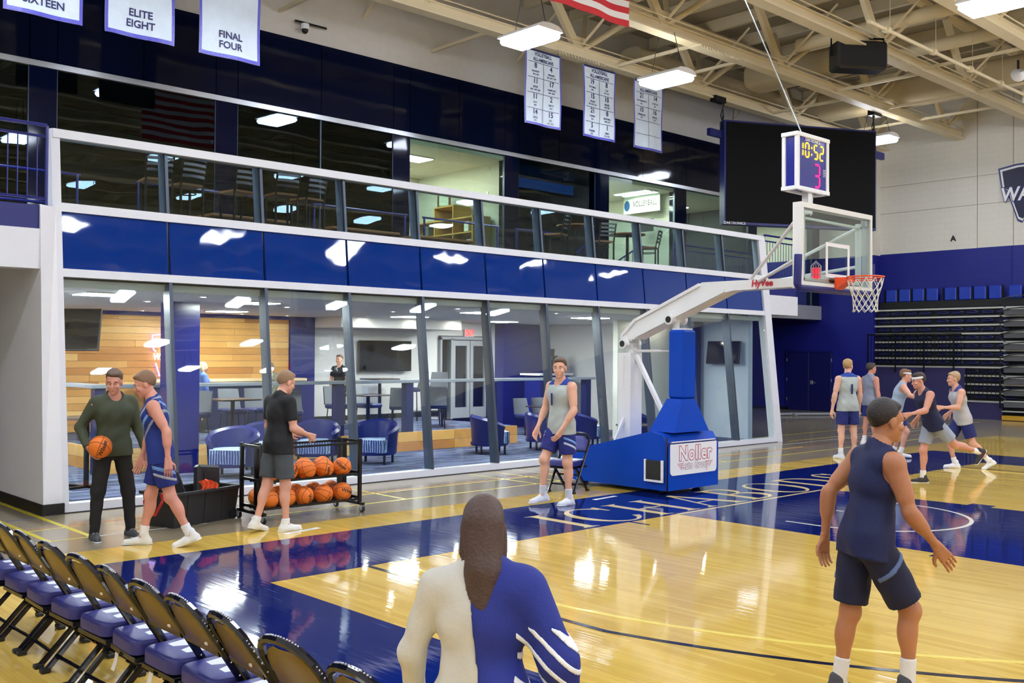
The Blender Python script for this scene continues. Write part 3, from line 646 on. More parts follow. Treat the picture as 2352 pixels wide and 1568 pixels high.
# exit doors
d = S('door_2')
MB().bx(4.42, 6.15, 12.5, 12.66, 2.4, 2.48).build('door_frame', m_grey, d)
for x in (4.42, 4.78, 6.1): MB().bx(x, x+.06, 12.5, 12.66, .3, 2.45).build('door_frame', m_grey, d)
for k, x in enumerate((4.86, 5.49)):
    for a in ((x, x+.1, .32, 2.38), (x+.5, x+.6, .32, 2.38), (x+.1, x+.5, .32, .6), (x+.1, x+.5, 2.24, 2.38)): MB().bx(a[0], a[1], 12.54, 12.6, a[2], a[3]).build('door_stile', m_grey, d)
    MB().bx(x+.1, x+.5, 12.56, 12.58, .6, 2.24).build('pane', g_clear, d); MB().cyl((x+.02, 12.48, 1.33), (x+.58, 12.48, 1.33), .025, n=8).build('push_bar', m_silver, d)
MB().bx(4.48, 4.78, 12.57, 12.585, .5, 2.4).build('pane', g_clear, d); MB().bx(4.2, 6.4, 14.2, 14.3, 0, 2.9).build('corridor_wall', m_navypaint, d)
t = T('exit_sign', 'red lit exit sign above the glass double doors', 'sign', (5.42, 12.55, 2.58))
MB().bx(-.17, .17, -.04, .04, -.1, .1, .006).build('sign_box', M('sign_white', (225, 200, 200), .4), t)
text_mb('EXIT', .2, FR((0, -.045, 0), (1, 0, 0), (0, 0, 1)), .02, sx=.72).build('lettering', lamp_mat('exit_red', (255, 40, 40), 5.0), t)
# televisions
def tv(label, c, rz, w, h, tilt=0):
    t = T('television', label, 'television', c, rz)
    R_ = Matrix.Rotation(tilt, 4, 'X'); MB().bx(-w/2, w/2, -.03, .03, -h/2, h/2, .008, T=R_).build('cabinet', m_black, t)
    MB().bx(-w/2+.015, w/2-.015, -.034, -.028, -h/2+.02, h/2-.015, T=R_).build('screen', M('tv_screen', (9, 9, 12), .08), t); MB().bx(-.2, .2, .03, .12, -.2, .2, T=R_).build('wall_bracket', m_blackm, t); return t
tv('large dark television on the white lounge wall', (2.63, 12.46, 1.96), 0, 1.58, .76)
tv('tilted dark television hanging at the left end of the lounge', (-6.45, 8.55, 2.37), -.72, 1.15, .68, -.2)
tv('small dark television on the bluish right end wall', (8.45, 6.5, 2.1), -PI/2, .95, .56, -.15)
# neon sign on the plank wall
t = T('neon_sign', 'violet white neon sign in the outline of a block letter on the plank wall', 'sign', (-2.92, 12.5, 1.95))
m_neon = lamp_mat('neon_violet', (150, 120, 255), 7.0); m_neonw = lamp_mat('neon_white', (235, 225, 255), 6.0)
for sgn in (1, -1):
    MB().tube([(sgn*.02, 0, .46), (sgn*.38, 0, .42), (sgn*.35, 0, .12), (sgn*.30, 0, .08)], .012, 6).build('neon_tube', m_neon, t)
    MB().tube([(sgn*.30, 0, -.16), (sgn*.22, 0, -.42), (sgn*.1, 0, -.44), (0, 0, -.2)], .012, 6).build('neon_tube', m_neon, t)
text_mb('WASHBURN', .2, FR((.05, -.01, -.03), (1, 0, 0), (0, 0, 1)), .015, sx=.75, shear=.15).build('lettering', m_neonw, t)
# bar counter and cabinets
t = T('bar_counter', 'navy bar counter with a pale wood top along the plank wall', 'counter', (0, 0, .4))
MB().bx(-3.6, -.2, 11.75, 12.2, 0, 1.0).build('front', M('bar_navy', (16, 26, 66), .4), t); MB().bx(-3.7, -.1, 11.65, 12.3, 1.0, 1.06, .008).build('top', M('pale_wood', (214, 190, 150), .35, var=.1, scale=5), t)
t = T('cabinet', 'orange wood base cabinets with a pale top at the left of the lounge', 'cabinet', (-6.2, 11.7, .40))
MB().bx(-1.3, .4, 0, .55, .08, .9).build('body', M('orange_wood', (178, 116, 56), .4, var=.15, scale=4), t); MB().bx(-1.35, .45, -.05, .6, .9, .95, .006).build('top', MATS['pale_wood'], t)
for x in (-1.26, -.7, -.14): MB().bx(x, x+.52, -.02, 0, .12, .86, .004).build('door', MATS['orange_wood'], t)
MB().bx(-1.3, .4, .04, .5, 0, .08).build('plinth', m_black, t)
# drink rail along the platform edge
t = T('drink_rail', 'long grey drink rail on navy posts along the platform edge', 'counter', (0, 8.8, 0)); m_ledge = M('ledge_grey', (120, 128, 140), .3)
MB().bx(-5.95, 6.2, -.14, .14, 1.42, 1.48, .006).build('top', m_ledge, t); MB().bx(-5.95, -5.67, .14, 3.4, 1.42, 1.48, .006).build('top', m_ledge, t)
for x in (-5.8, -1.15, .55, 2.9, 6.0): MB().bx(x-.09, x+.09, -.09, .09, .012 if (x > 3.6 or x < -5.7) else .4, 1.42, .004).build('post', M('post_navy', (16, 26, 76), .35), t)
t = T('coffee_counter', 'white topped navy counter beside the navy wall block', 'counter', (7.1, 11.3, .012)); MB().bx(-.5, .6, -.3, .3, 0, 1.45).build('body', m_navypaint, t); MB().bx(-.6, .7, -.38, .38, 1.45, 1.5, .006).build('top', m_white, t)
t = T('coffee_machine', 'black coffee machine standing on the white topped counter', 'machine', (7.35, 11.3, 1.512)); MB().bx(-.12, .12, -.14, .14, 0, .08, .01).build('base', m_black, t); MB().bx(-.05, .12, -.1, .1, .08, .4, .015).build('column', m_black, t); MB().bx(-.13, .12, -.12, .12, .34, .48, .02).build('head', m_black, t); MB().cyl((-.02, 0, .48), (-.02, 0, .66), .07, .09, 12).build('hopper', m_black, t)
# ---------------------------------------------------------------- lounge furniture
m_leather = M('navy_leather', (16, 26, 92), .3, var=.1, scale=5, bump=.002, bscale=60); 
def plaid():
    m = bpy.data.materials.new('blue_plaid'); m.use_nodes = True; nt = m.node_tree; N = nt.nodes; L = nt.links; b = N['Principled BSDF']
    tc = N.new('ShaderNodeTexCoord'); ws = []
    for ax in ('X', 'Y'):
        w = N.new('ShaderNodeTexWave'); w.bands_direction = ax; w.inputs['Scale'].default_value = 7; w.inputs['Distortion'].default_value = 3; w.inputs['Detail'].default_value = 2; L.new(tc.outputs['Object'], w.inputs['Vector']); ws.append(w)
    mx = N.new('ShaderNodeMix'); mx.data_type = 'RGBA'; mx.inputs['Factor'].default_value = .5; L.new(ws[0].outputs['Color'], mx.inputs['A']); L.new(ws[1].outputs['Color'], mx.inputs['B'])
    cr = N.new('ShaderNodeValToRGB'); cr.color_ramp.elements[0].color = lin((20, 40, 110)); cr.color_ramp.elements[1].color = lin((190, 215, 240)); cr.color_ramp.elements[0].position = .25; cr.color_ramp.elements[1].position = .75
    L.new(mx.outputs['Result'], cr.inputs[0]); L.new(cr.outputs[0], b.inputs['Base Color']); b.inputs['Roughness'].default_value = .8; return m
m_plaid = plaid()
def make_tub(loc, rz, label):
    t = T('tub_chair', label, 'armchair', loc, rz, 'navy leather tub chairs in the lounge')
    m = MB(); n = 22; P = []; k = 7
    for i in range(n+1):
        a = -PI*.5-PI*.72+2*PI*.72*i/n; c, s = math.cos(a), math.sin(a); f = abs(i/n*2-1); top = .80-.20*f**1.6; 
        for (r, z) in ((.32, .2), (.40, .2), (.42, .5), (.45, top-.05), (.41, top), (.36, top-.04), (.32, .42)): P.append((r*c*.98, r*s*.9, z))
    F = [(i*k+j, (i+1)*k+j, (i+1)*k+(j+1) % k, i*k+(j+1) % k) for i in range(n) for j in range(k)]+[tuple(range(k)), tuple(range(n*k, n*k+k))[::-1]]
    m.add(P, F); m.build('back_shell', m_leather, t, smooth=True)
    m = MB(); m.slab([(.34*math.cos(a)*(1 if math.sin(a) < .3 else 1.05), .34*math.sin(a)+.03 if math.sin(a) < .5 else .36) for a in [2*PI*i/24 for i in range(24)]], .22, .45); m.build('seat_cushion', m_plaid, t, smooth=True)
    MB().lathe([(0, .17), (.38, .17), (.39, .23), (0, .23)], n=20).build('base', m_leather, t, smooth=True)
    for x, y in ((-.26, -.22), (.26, -.22), (-.26, .26), (.26, .26)): MB().bx(x-.02, x+.02, y-.02, y+.02, 0, .18).build('leg', m_blackm, t)
    return t
TUB = [(1.5, 7.3, -2.1, 'first of the two tub chairs right of the wood step'), (3.0, 7.25, -2.1, 'second of the two tub chairs right of the wood step'), (-1.35, 7.25, 2.2, 'nearest the ball rack, plaid seat showing'), (-2.3, 7.75, 2.4, 'behind the man in the black tee'), (-4.25, 7.15, 2.3, 'right of the blue column, plaid seat behind the tote'), (-3.28, 7.85, 2.5, 'second from the blue column'), (4.25, 7.25, -2.2, 'behind the player in grey by the hoop base'), (5.8, 7.0, -2.4, 'left of the white hoop column')]
tb0 = None
for x, y, rz, lb in TUB:
    L_ = 'navy leather tub chair, '+lb
    if tb0 is None: tb0 = make_tub((x, y, .012), rz, L_)
    else: dup(tb0, (x, y, .012), rz, L_)
m_fab = M('grey_fabric', (112, 116, 124), .8, var=.08, scale=30)
def make_chair(loc, rz, label, seat=.47):
    t = T('dining_chair', label, 'chair', loc, rz, 'grey upholstered lounge chairs')
    m = MB(); m.grid(lambda u, v: ((u-.5)*(.46-.06*v), -.2-.1*v-.05*math.cos((u-.5)*PI), seat+.03+.4*v), 8, 5); m.grid(lambda u, v: ((.5-u)*(.46-.06*v), -.235-.1*v-.05*math.cos((u-.5)*PI), seat+.03+.4*v), 8, 5)
    m.build('back', m_fab, t, smooth=True)
    MB().bx(-.23, .23, -.22, .24, seat-.05, seat+.05, .03).build('seat', M('navy_vinyl_seat', (26, 36, 92), .4), t)
    for x, y in ((-.2, -.2), (.2, -.2), (-.2, .2), (.2, .2)): MB().cyl((x*.85, y*.85, seat-.05), (x, y, 0), .014, n=6).build('leg', m_blackm, t)
    if seat > .6: MB().tube([(-.2, -.2, .22), (.2, -.2, .22), (.2, .2, .22), (-.2, .2, .22)], .01, 6, True).build('foot_ring', m_blackm, t)
    return t
c0 = None
for k, (x, y, z, rz, lb) in enumerate(((-3.75, 9.6, .4, 2.2, 'turned with its back to the glass near the blue column'), (-2.6, 10.3, .4, 3.0, 'left one of the pair behind the first table'), (-2.0, 10.3, .4, 3.1, 'right one of the pair behind the first table'), (-1.9, 9.3, .4, -.6, 'right of the first table'),
        (.05, 10.6, .4, 3.1, 'behind the second table, left'), (.75, 10.5, .4, 3.2, 'behind the second table, right'), (.9, 9.5, .4, -.7, 'in front of the second table, facing left'), (1.75, 9.4, .4, -.5, 'near the second navy rail post'), (2.1, 9.9, .4, -.5, 'just behind the chair at the rail post'),
        (-6.9, 9.6, .012, -2.0, 'at the left edge of the lounge glass'), (-6.3, 10.4, .012, -2.6, 'behind the navy post at the left'), (5.35, 10.2, .012, 3.0, 'left one of the two by the navy wall block'), (6.0, 10.2, .012, 3.1, 'right one of the two by the navy wall block'))):
    L_ = 'grey upholstered chair, '+lb
    if c0 is None: c0 = make_chair((x, y, z), rz, L_)
    else: dup(c0, (x, y, z), rz, L_)
h0 = make_chair((3.4, 11.4, .4), -.4, 'grey upholstered bar stool in front of the white wall, right one', .75); h0.name = 'bar_stool'; h0['category'] = 'stool'; dup(h0, (2.8, 11.55, .4), .5, 'grey upholstered bar stool in front of the white wall, left one')
m_table = M('dark_table_top', (64, 54, 50), .25)
def make_table(loc, label, r, h, sq=False):
    t = T('table', label, 'table', loc)
    if sq: MB().bx(-r, r, -r, r, h-.03, h, .006).build('top', m_table, t)
    else: MB().lathe([(0, h-.03), (r, h-.03), (r+.004, h-.015), (r, h), (0, h)], n=28).build('top', m_table, t)
    MB().cyl((0, 0, .02), (0, 0, h-.03), .04, n=10).build('stem', m_blackm, t)
    for a in (.4, .4+PI/2): MB().bar((-math.cos(a)*r*.8, -math.sin(a)*r*.8, .02), (math.cos(a)*r*.8, math.sin(a)*r*.8, .02), .06, .035).build('foot', m_blackm, t)
    return t
make_table((-6.55, 7.25, .012), 'round dark high table at the left end of the lounge', .4, 1.05); make_table((-2.9, 9.75, .4), 'dark cafe table among the grey chairs', .4, .74, True); make_table((.4, 10.0, .4), 'dark cafe table behind the man in black tee', .4, .74, True)
make_table((2.1, 11.95, .4), 'dark high table beside the bar stools', .35, 1.02, True); make_table((4.85, 6.3, .012), 'low round dark table beside the tub chairs at the hoop base', .4, .5); make_table((5.5, 9.6, .012), 'dark table in front of the exit doors', .4, .74, True)
o = MB().bx(7.35, 7.43, 7.955, 7.97, .42, .54, .003).build('wall_outlet', m_grey); tag(o, 'small grey outlet low on the cream lounge wall', 'outlet')
# ---------------------------------------------------------------- terrace furniture
m_slat = M('stool_steel', (86, 88, 92), .25, metal=.8); m_seatw = M('stool_wood', (150, 104, 56), .4, var=.15, scale=8)
def make_stool(loc, rz, label):
    t = T('ladder_back_stool', label, 'stool', loc, rz, 'ladder back bar stools on the terrace')
    MB().slab([(-.2, -.2), (.2, -.2), (.22, .2), (-.22, .2)], .72, .755).build('seat', m_seatw, t)
    for x in (-.19, .19):
        MB().bar((x, -.19, 0), (x, -.19, .72), .03, .03).bar((x, -.19, .72), (x*1.03, -.28, 1.14), .03, .02).build('back_post', m_blackm, t); MB().bar((x, .19, 0), (x, .19, .72), .03, .03).build('leg', m_blackm, t)
    for k in range(4): z = .84+.085*k; MB().grid(lambda u, v: ((u-.5)*.38, -.2-.09*(z-.72)/.42-.035*math.sin(u*PI)+.0, z+.045*v), 8, 1).grid(lambda u, v: ((.5-u)*.38, -.208-.09*(z-.72)/.42-.035*math.sin(u*PI), z+.045*v), 8, 1).build('back_slat', m_slat, t, smooth=True)
    MB().tube([(.16*math.cos(a), .16*math.sin(a), .62) for a in [2*PI*i/16 for i in range(16)]], .01, 5, True).build('ring', m_blackm, t)
    MB().tube([(-.19, -.19, .25), (.19, -.19, .25), (.19, .19, .25), (-.19, .19, .25)], .011, 5, True).build('foot_rail', m_blackm, t)
    return t
s0 = None
for x, y, rz, lb in ((-5.75, 6.75, -.2, 'leftmost, under the square lamp reflection'), (-5.22, 6.9, .1, 'second from the left'), (-4.33, 6.9, .1, 'third, left of the second parapet post'), (-3.68, 6.65, -.1, 'fourth, low behind the lamp reflection'), (-3.1, 6.8, .15, 'fifth from the left'), (3.3, 7.2, .4, 'standing at a round table near the middle'), (5.0, 7.4, -.3, 'right of the round high table'), (6.8, 7.5, .5, 'near the right end of the terrace')):
    L_ = 'ladder-back steel bar stool on the terrace, '+lb
    if s0 is None: s0 = make_stool((x, y, 3.86), rz, L_)
    else: dup(s0, (x, y, 3.86), rz, L_)
def hi_table(x, y, lb):
    t = T('high_table', lb, 'table', (x, y, 3.86)); MB().lathe([(0, .98), (.42, .98), (.425, .995), (.42, 1.01), (0, 1.01)], n=26).build('top', m_seatw, t); MB().cyl((0, 0, .03), (0, 0, .98), .035, n=8).build('stem', m_blackm, t); MB().lathe([(0, 0), (.25, 0), (.24, .025), (.03, .05), (0, .05)], n=20).build('base', m_blackm, t)
hi_table(4.0, 7.3, 'round wood topped high table near the middle of the terrace'); hi_table(6.0, 7.5, 'round wood topped high table near the right end of the terrace')
for k, (x, lb) in enumerate(((-3.7, 'behind the fourth and fifth stools'), (-1.35, 'left of the middle of the terrace'), (.55, 'below the lit office'))):
    t = T('long_table', 'long dark terrace table '+lb, 'table', (x, 7.9, 3.86)); MB().bx(-.75, .75, -.35, .35, .42, .47, .01).build('top', m_seatw, t)
    for a in (-.6, .6): MB().bx(a-.03, a+.03, -.3, .3, 0, .42).build('leg', m_blackm, t)
# ================================================================ portable basket unit
m_bluepad = M('royal_blue_pad', (1, 66, 178), .42, var=.06, scale=2, bump=.004, bscale=3, spec=.16); m_enamel = M('white_enamel', (232, 232, 230), .25, var=.03)
m_navypad = M('navy_rubber_pad', (32, 36, 110), .4); m_orange = M('rim_orange', (236, 78, 24), .3); m_net = M('net_cord', (225, 222, 210), .8); m_red = M('sign_red', (196, 32, 48), .4)
hp = T('basketball_hoop_unit', 'portable basketball hoop with blue padded base and white arm', 'basketball hoop')
# base: padded wedge, taller at the front
bs = MB(); prof = [(1.1, .07), (1.1, .72), (1.2, .87), (1.42, .91), (3.1, .50), (3.16, .42), (3.16, .12), (3.1, .07)]
bs.prism(prof, lambda y, z: (-.62, y, z), lambda y, z: (.62, y, z)); bso = bs.build('base_pad', m_bluepad, hp)
MB().bx(-.6, .6, 1.085, 1.1, .74, .76).bx(-.624, -.6, 1.1, 1.13, .07, .85).build('pad_seam', M('pad_seam', (6, 32, 100), .5), bso)
MB().bx(-.66, -.55, 1.16, 1.48, .20, .50, .004).build('access_opening', m_black, bso)
for a in ((-.67, -.64, 1.15, 1.49, .19, .22), (-.67, -.64, 1.15, 1.18, .2205, .51), (-.67, -.64, 1.46, 1.49, .2205, .51)): MB().bx(*a).build('opening_frame', m_white, bso)
MB().bx(-.645, -.625, 1.22, 1.40, .26, .4, .004).build('control_box', m_grey, bso)
for x, y in ((-.4, 1.35), (.4, 1.35), (-.4, 2.9), (.4, 2.9)):
    w = MB().cyl((x-.04, y, .06), (x+.04, y, .06), .055, n=14); w.build('wheel', m_black, hp)
    MB().bx(x-.06, x+.06, y-.1, y+.1, .06, .1).build('foot_plate', m_blackm, hp)
# sign on the front pad
F = FR((.0, 1.098, .53), (1, 0, 0), (0, 0, 1))
def rrect(w, h, r, n=6):
    P = []
    for cx, cy, a in ((w/2-r, h/2-r, 0), (-w/2+r, h/2-r, PI/2), (-w/2+r, -h/2+r, PI), (w/2-r, -h/2+r, 3*PI/2)):
        for k in range(n+1): P.append((cx+r*math.cos(a+PI/2*k/n), cy+r*math.sin(a+PI/2*k/n)))
    return P
sg = MB().prism(rrect(1.12, .49, .06), lambda x, y: F @ V((x, y, 0)), lambda x, y: F @ V((x, y, .012))).build('sign_panel', m_white, hp)
sg['label'] = 'white sign panel with red outlined lettering'
L1 = F @ Matrix.Translation((.03, .055, 0)); L2 = F @ Matrix.Translation((.03, -.12, 0))
text_mb('Noller', .285, L1, .062, .0135, sx=.98, spacing=1.08).build('lettering_outline', m_red, sg); text_mb('Noller', .285, L1, .026, .0150, sx=.98, spacing=1.08).build('lettering', m_white, sg)
for sx_ in (-1, 1):
    for k in range(4): MB().bx(-.40+.02*k if sx_ < 0 else .28, -.24 if sx_ < 0 else .46-.02*k, -.085-.022*k, -.078-.022*k, .012, .0135, T=F).build('speed_line', m_red, sg)
text_mb('Auto Group', .15, L2, .06, .0137, sx=.82, spacing=1.08).build('lettering_outline', M('sign_dark', (150, 70, 80), .4), sg); text_mb('Auto Group', .15, L2, .022, .0152, sx=.82, spacing=1.08).build('lettering', m_white, sg)
# padded front column with flared skirt
q = MB(); q.hexa([(-.46, 1.1, .9), (.38, 1.1, .9), (.34, 1.6, .9), (-.42, 1.6, .9), (-.19, 1.17, 1.38), (.13, 1.17, 1.38), (.13, 1.45, 1.38), (-.19, 1.45, 1.38)]); q.build('column_skirt', m_bluepad, hp)
MB().bx(-.165, .155, 1.16, 1.46, 1.375, 2.405, .035).build('column_pad', m_bluepad, hp)
MB().bx(-.1, .1, 1.2, 1.42, 2.4, 2.43).build('column_cap', m_enamel, hp); MB().bx(-.07, .07, 1.24, 1.38, .9, 2.4).build('column_core', m_enamel, hp)
def pivot(y, z):
    p = MB().cyl((0, y, z-.16), (0, y, z), .055, n=14); p.cyl((-.19, y, z), (.19, y, z), .042, n=14)
    for x in (-.19, .13): p.cyl((x, y, z), (x+.06, y, z), .075, n=18)
    for x in (-.14, .10): p.bx(x, x+.04, y-.09, y+.05, z-.03, z+.14, .01)
    o = p.build('pivot', m_enamel, hp); MB().cyl((-.196, y, z), (-.189, y, z), .05, n=16).build('pivot_cap', m_blackm, o)
pivot(1.43, 2.56); pivot(2.33, 2.20)
# rear column, braces and piston
rc = MB().bx(-.14, .14, 2.2, 2.46, .5, 2.06, .006).build('rear_column', m_enamel, hp)
for sx_ in (-.19, .19): MB().tube([(sx_*.74, 2.3, 2.0), (sx_, 2.3, 2.0), (sx_, 2.3, 1.5), (sx_*.74, 2.3, 1.5)], .008, 6).build('ladder_handle', m_enamel, rc)
MB().bar((0, 2.2, 2.02), (0, 1.55, .95), .07, .05).build('diagonal_brace', m_enamel, hp)
for x in (-.32, .3): MB().bar((x*.4, 2.33, 1.05), (x, 2.4, .6), .05, .04).build('column_foot_brace', m_enamel, hp)
MB().cyl((0, 2.3, 2.09), (0, 1.72, 2.09), .022, n=10).cyl((0, 1.72, 2.09), (0, 1.45, 2.09), .011, n=8).build('piston', m_enamel, hp)
MB().bx(-.05, .05, 2.22, 2.36, 2.05, 2.14, .01).build('piston_bracket', m_enamel, hp)
# main arm: a shallow channel that bends level towards the board
A_ = [(2.42, 2.33), (2.10, 2.60), (.86, 3.09), (.5, 3.09), (-.66, 3.08), (-.66, 2.96), (.32, 2.95), (.44, 2.93), (2.13, 2.27), (2.42, 2.28)]
ar = MB().prism(A_, lambda y, z: (-.13, y, z), lambda y, z: (.13, y, z)).build('main_arm', m_enamel, hp)
for (p, q_) in (((2.08, 2.575), (.90, 3.055)), ((2.12, 2.31), (.46, 2.955))):
    for x in (-.145, .145): MB().bar((x, p[0], p[1]), (x, q_[0], q_[1]), .03, .045).build('arm_flange', m_enamel, ar)
for x in (-.145, .145): MB().bar((x, 2.38, 2.33), (x, 2.1, 2.575), .03, .045).build('arm_flange', m_enamel, ar)
FL = FR((-.134, -.15, 3.028), (0, -1, 0), (0, 0, 1)); lt = text_mb('HyVee', .125, FL @ Matrix.Translation((0, 0, 0)), .035, .004, sx=1.0, shear=.12); lt.build('lettering', m_red, ar)
# board
bd = []
g_board = glass('board_glass', (236, 244, 242), 1.45)
MB().bx(-.87, .87, -1.21, -1.197, 2.93, 3.93).build('board_glass', g_board, hp)
fr = MB().bx(-.915, .915, -1.225, -1.1, 3.90, 3.965).bx(-.915, .915, -1.225, -1.16, 2.90, 2.965).bx(-.915, -.86, -1.224, -1.1, 2.9655, 3.8995).bx(.86, .915, -1.224, -1.1, 2.9655, 3.8995); fr.build('board_frame', m_enamel, hp)
for a in ((-.305, .305, 3.455, 3.505), (-.305, .305, 3.05, 3.10), (-.305, -.255, 3.10, 3.455), (.255, .305, 3.10, 3.455)): MB().bx(a[0], a[1], -1.216, -1.2095, a[2], a[3]).build('target_square', m_white, hp)
MB().bx(-.79, -.70, -1.15, -1.08, 2.93, 3.84, .006).bx(.70, .76, -1.15, -1.08, 2.93, 3.84, .006).bx(-.79, .76, -1.15, -1.1, 3.77, 3.80, .004).bx(-.79, .76, -1.15, -1.1, 2.99, 3.03, .004).build('mounting_frame', m_enamel, hp)
for x, z in ((-.84, 3.86), (.84, 3.86)): MB().bx(x-.06 if x > 0 else x-.0, x+.0 if x > 0 else x+.06, -1.19, -1.12, z-.06, z+.03, .004).build('corner_bracket', m_silver, hp)
MB().tube([(-.93, -1.19, 3.30), (-.95, -1.19, 2.93), (-.92, -1.19, 2.89), (.92, -1.19, 2.89), (.95, -1.19, 2.93), (.95, -1.19, 3.30)], .05, 10).build('board_padding', m_navypad, hp, smooth=True)
for p, q_ in (((-.08, .08, 3.08), (-.8, -1.1, 3.78)), ((.08, .08, 3.08), (.72, -1.1, 3.78)), ((-.07, -.02, 3.05), (-.82, -1.1, 3.26)), ((.07, -.02, 3.05), (.78, -1.1, 3.26))): MB().cyl(p, q_, .024, n=10).build('board_brace', m_enamel, hp)
MB().bx(-.12, .12, -1.15, -.6, 2.94, 3.1, .006).build('arm_plate', m_enamel, hp)
rl = MB().cyl((-.42, -1.14, 3.03), (-.42, -1.14, 3.17), .05, n=12); rl.build('red_lamp', M('red_lamp', (200, 16, 30), .2, emit=(255, 20, 30), est=.6), hp)
cg = MB()
for k in range(6): a = PI*k/6; cg.tube([(-.42+.065*math.cos(a), -1.14+.065*math.sin(a), 3.02), (-.42+.065*math.cos(a), -1.14+.065*math.sin(a), 3.19), (-.42, -1.14, 3.26), (-.42-.065*math.cos(a), -1.14-.065*math.sin(a), 3.19), (-.42-.065*math.cos(a), -1.14-.065*math.sin(a), 3.02)], .004, 4)
for z in (3.08, 3.16): cg.tube([(-.42+.066*math.cos(2*PI*i/14), -1.14+.066*math.sin(2*PI*i/14), z) for i in range(14)], .004, 4, True)
cg.build('lamp_cage', m_silver, hp)
# rim and net
rim = MB().tube([(.2286*math.cos(2*PI*i/36), -1.6+.2286*math.sin(2*PI*i/36), 3.048) for i in range(36)], .0095, 8, True)
rim.tube([(.2286*math.cos(a), -1.6+.2286*math.sin(a), 3.02) for a in [PI*.5-1.9+3.8*i/30 for i in range(31)]], .007, 6)
ro = rim.build('rim', m_orange, hp, smooth=True)
MB().bx(-.11, .11, -1.245, -1.226, 2.90, 3.06, .004).build('rim_plate', m_orange, ro); MB().hexa([(-.09, -1.4, 3.0), (.09, -1.4, 3.0), (.1, -1.24, 2.91), (-.1, -1.24, 2.91), (-.07, -1.4, 3.055), (.07, -1.4, 3.055), (.1, -1.24, 3.055), (-.1, -1.24, 3.055)]).build('rim_bracket', m_orange, ro)
nt = MB(); N12 = 12
rows = [(.222, 3.03), (.205, 2.93), (.175, 2.855), (.158, 2.78), (.150, 2.71), (.150, 2.645), (.155, 2.60)]
for k in range(N12):
    for sg_ in (1, -1):
        P = []
        for j, (r, z) in enumerate(rows):
            a = 2*PI*(k+sg_*.5*(j if j == 0 else j))/N12; P.append((r*math.cos(a), -1.6+r*math.sin(a), z))
        nt.tube(P, .0048, 5)
nt.build('net', m_net, hp)
# shot clock on a post above the board
sc = T('shot_clock', 'white framed blue shot clock with amber and red digits above the hoop', 'scoreboard', (0, -.76, 3.94))
MB().bx(-.05, .05, -.05, .05, 0, .32, .004).build('post', m_enamel, sc)
W_, D0, D1, Z0, Z1 = .405, -.10, .14, .28, 1.05
m_sc = M('shot_clock_blue', (26, 34, 140), .12, spec=.6)
MB().bx(-W_+.03, W_-.03, D0+.02, D1-.02, Z0+.03, Z1-.03).build('cabinet', m_sc, sc); mf = MB()
for x in (-W_, W_-.06):
    for y in (D0, D1-.05): mf.bx(x, x+.06, y, y+.05, Z0, Z1, .006)
for z in (Z0, Z1-.055):
    for y in (D0-.005, D1-.05): mf.bx(-W_-.01, W_+.01, y, y+.055, z, z+.055, .006)
    for x in (-W_-.008, W_-.055): mf.bx(x, x+.06, D0, D1, z, z+.055, .006)
mf.build('frame', m_white, sc)
m_amb = lamp_mat('amber_led', (255, 190, 30), 3.2); m_redled = lamp_mat('red_led', (255, 30, 90), 3.0)
F = FR((0, D0+.019, (Z0+Z1)/2), (1, 0, 0), (0, 0, 1))
SEG = {'0': 'abcdef', '1': 'bc', '2': 'abged', '3': 'abgcd', '5': 'afgcd'}
def seg(mb, ch, x, y, w, h, t, hollow=False):
    Z = {'a': ((0, h), (w, h)), 'g': ((0, h/2), (w, h/2)), 'd': ((0, 0), (w, 0)), 'f': ((0, h/2), (0, h)), 'e': ((0, 0), (0, h/2)), 'b': ((w, h/2), (w, h)), 'c': ((w, 0), (w, h/2))}
    for s in SEG[ch]:
        (x0, y0), (x1, y1) = Z[s]; dx, dy = x1-x0, y1-y0; L_ = math.hypot(dx, dy); dx /= L_; dy /= L_; g = t*.5
        poly = rrect(L_-2*g, t, t*.48, 3)
        cx, cy = x+(x0+x1)/2, y+(y0+y1)/2
        pts = [(cx+px_*dx-py_*dy, cy+px_*dy+py_*dx) for px_, py_ in poly]
        if hollow:
            inn = [(cx+(px_*.9)*dx-(py_*.38)*dy, cy+(px_*.9)*dy+(py_*.38)*dx) for px_, py_ in poly]; n = len(pts)
            mb.add([F @ V((p[0], p[1], .006)) for p in pts+inn], [(i, (i+1) % n, n+(i+1) % n, n+i) for i in range(n)])
        else: mb.add([F @ V((p[0], p[1], .006)) for p in pts], [tuple(range(len(pts)))])
mb = MB(); hh, ww, tt = .185, .085, .020
for ch, x in (('1', -.335), ('0', -.185), ('5', .035), ('2', .185)): seg(mb, ch, x, .075, ww, hh, tt)
for y in (.12, .21): mb.add([F @ V((-.03+.013*math.cos(a), y+.013*math.sin(a), .006)) for a in [2*PI*i/10 for i in range(10)]], [tuple(range(10))])
mb.build('game_clock_digits', m_amb, sc)
mb = MB(); seg(mb, '3', .05, -.30, .125, .30, .028, True); mb.build('shot_clock_digit', m_redled, sc)
text_mb('DAKTRONICS', .06, F @ Matrix.Translation((0, .305, 0)), .02, .006).build('lettering', m_white, sc)
for k in range(5): MB().bx(.27, .335, -.05-.022*k, -.043-.022*k, 0, .006, T=F).build('scale_mark', m_white, sc)
for x, y in ((.1, -.02), (.2, .06)): MB().cyl((x, y, 0), (x*1.1, y, Z0), .006, n=5).build('stay_cable', m_enamel, sc)
o = MB().tube([(-.32, -.86, 4.98), (-.5, -.5, 6.0), (-.75, .1, 7.6), (-1.05, .9, 9.4)], .009, 5).build('suspension_cable', m_silver); tag(o, 'thin grey cable running from the roof to the shot clock', 'cable')
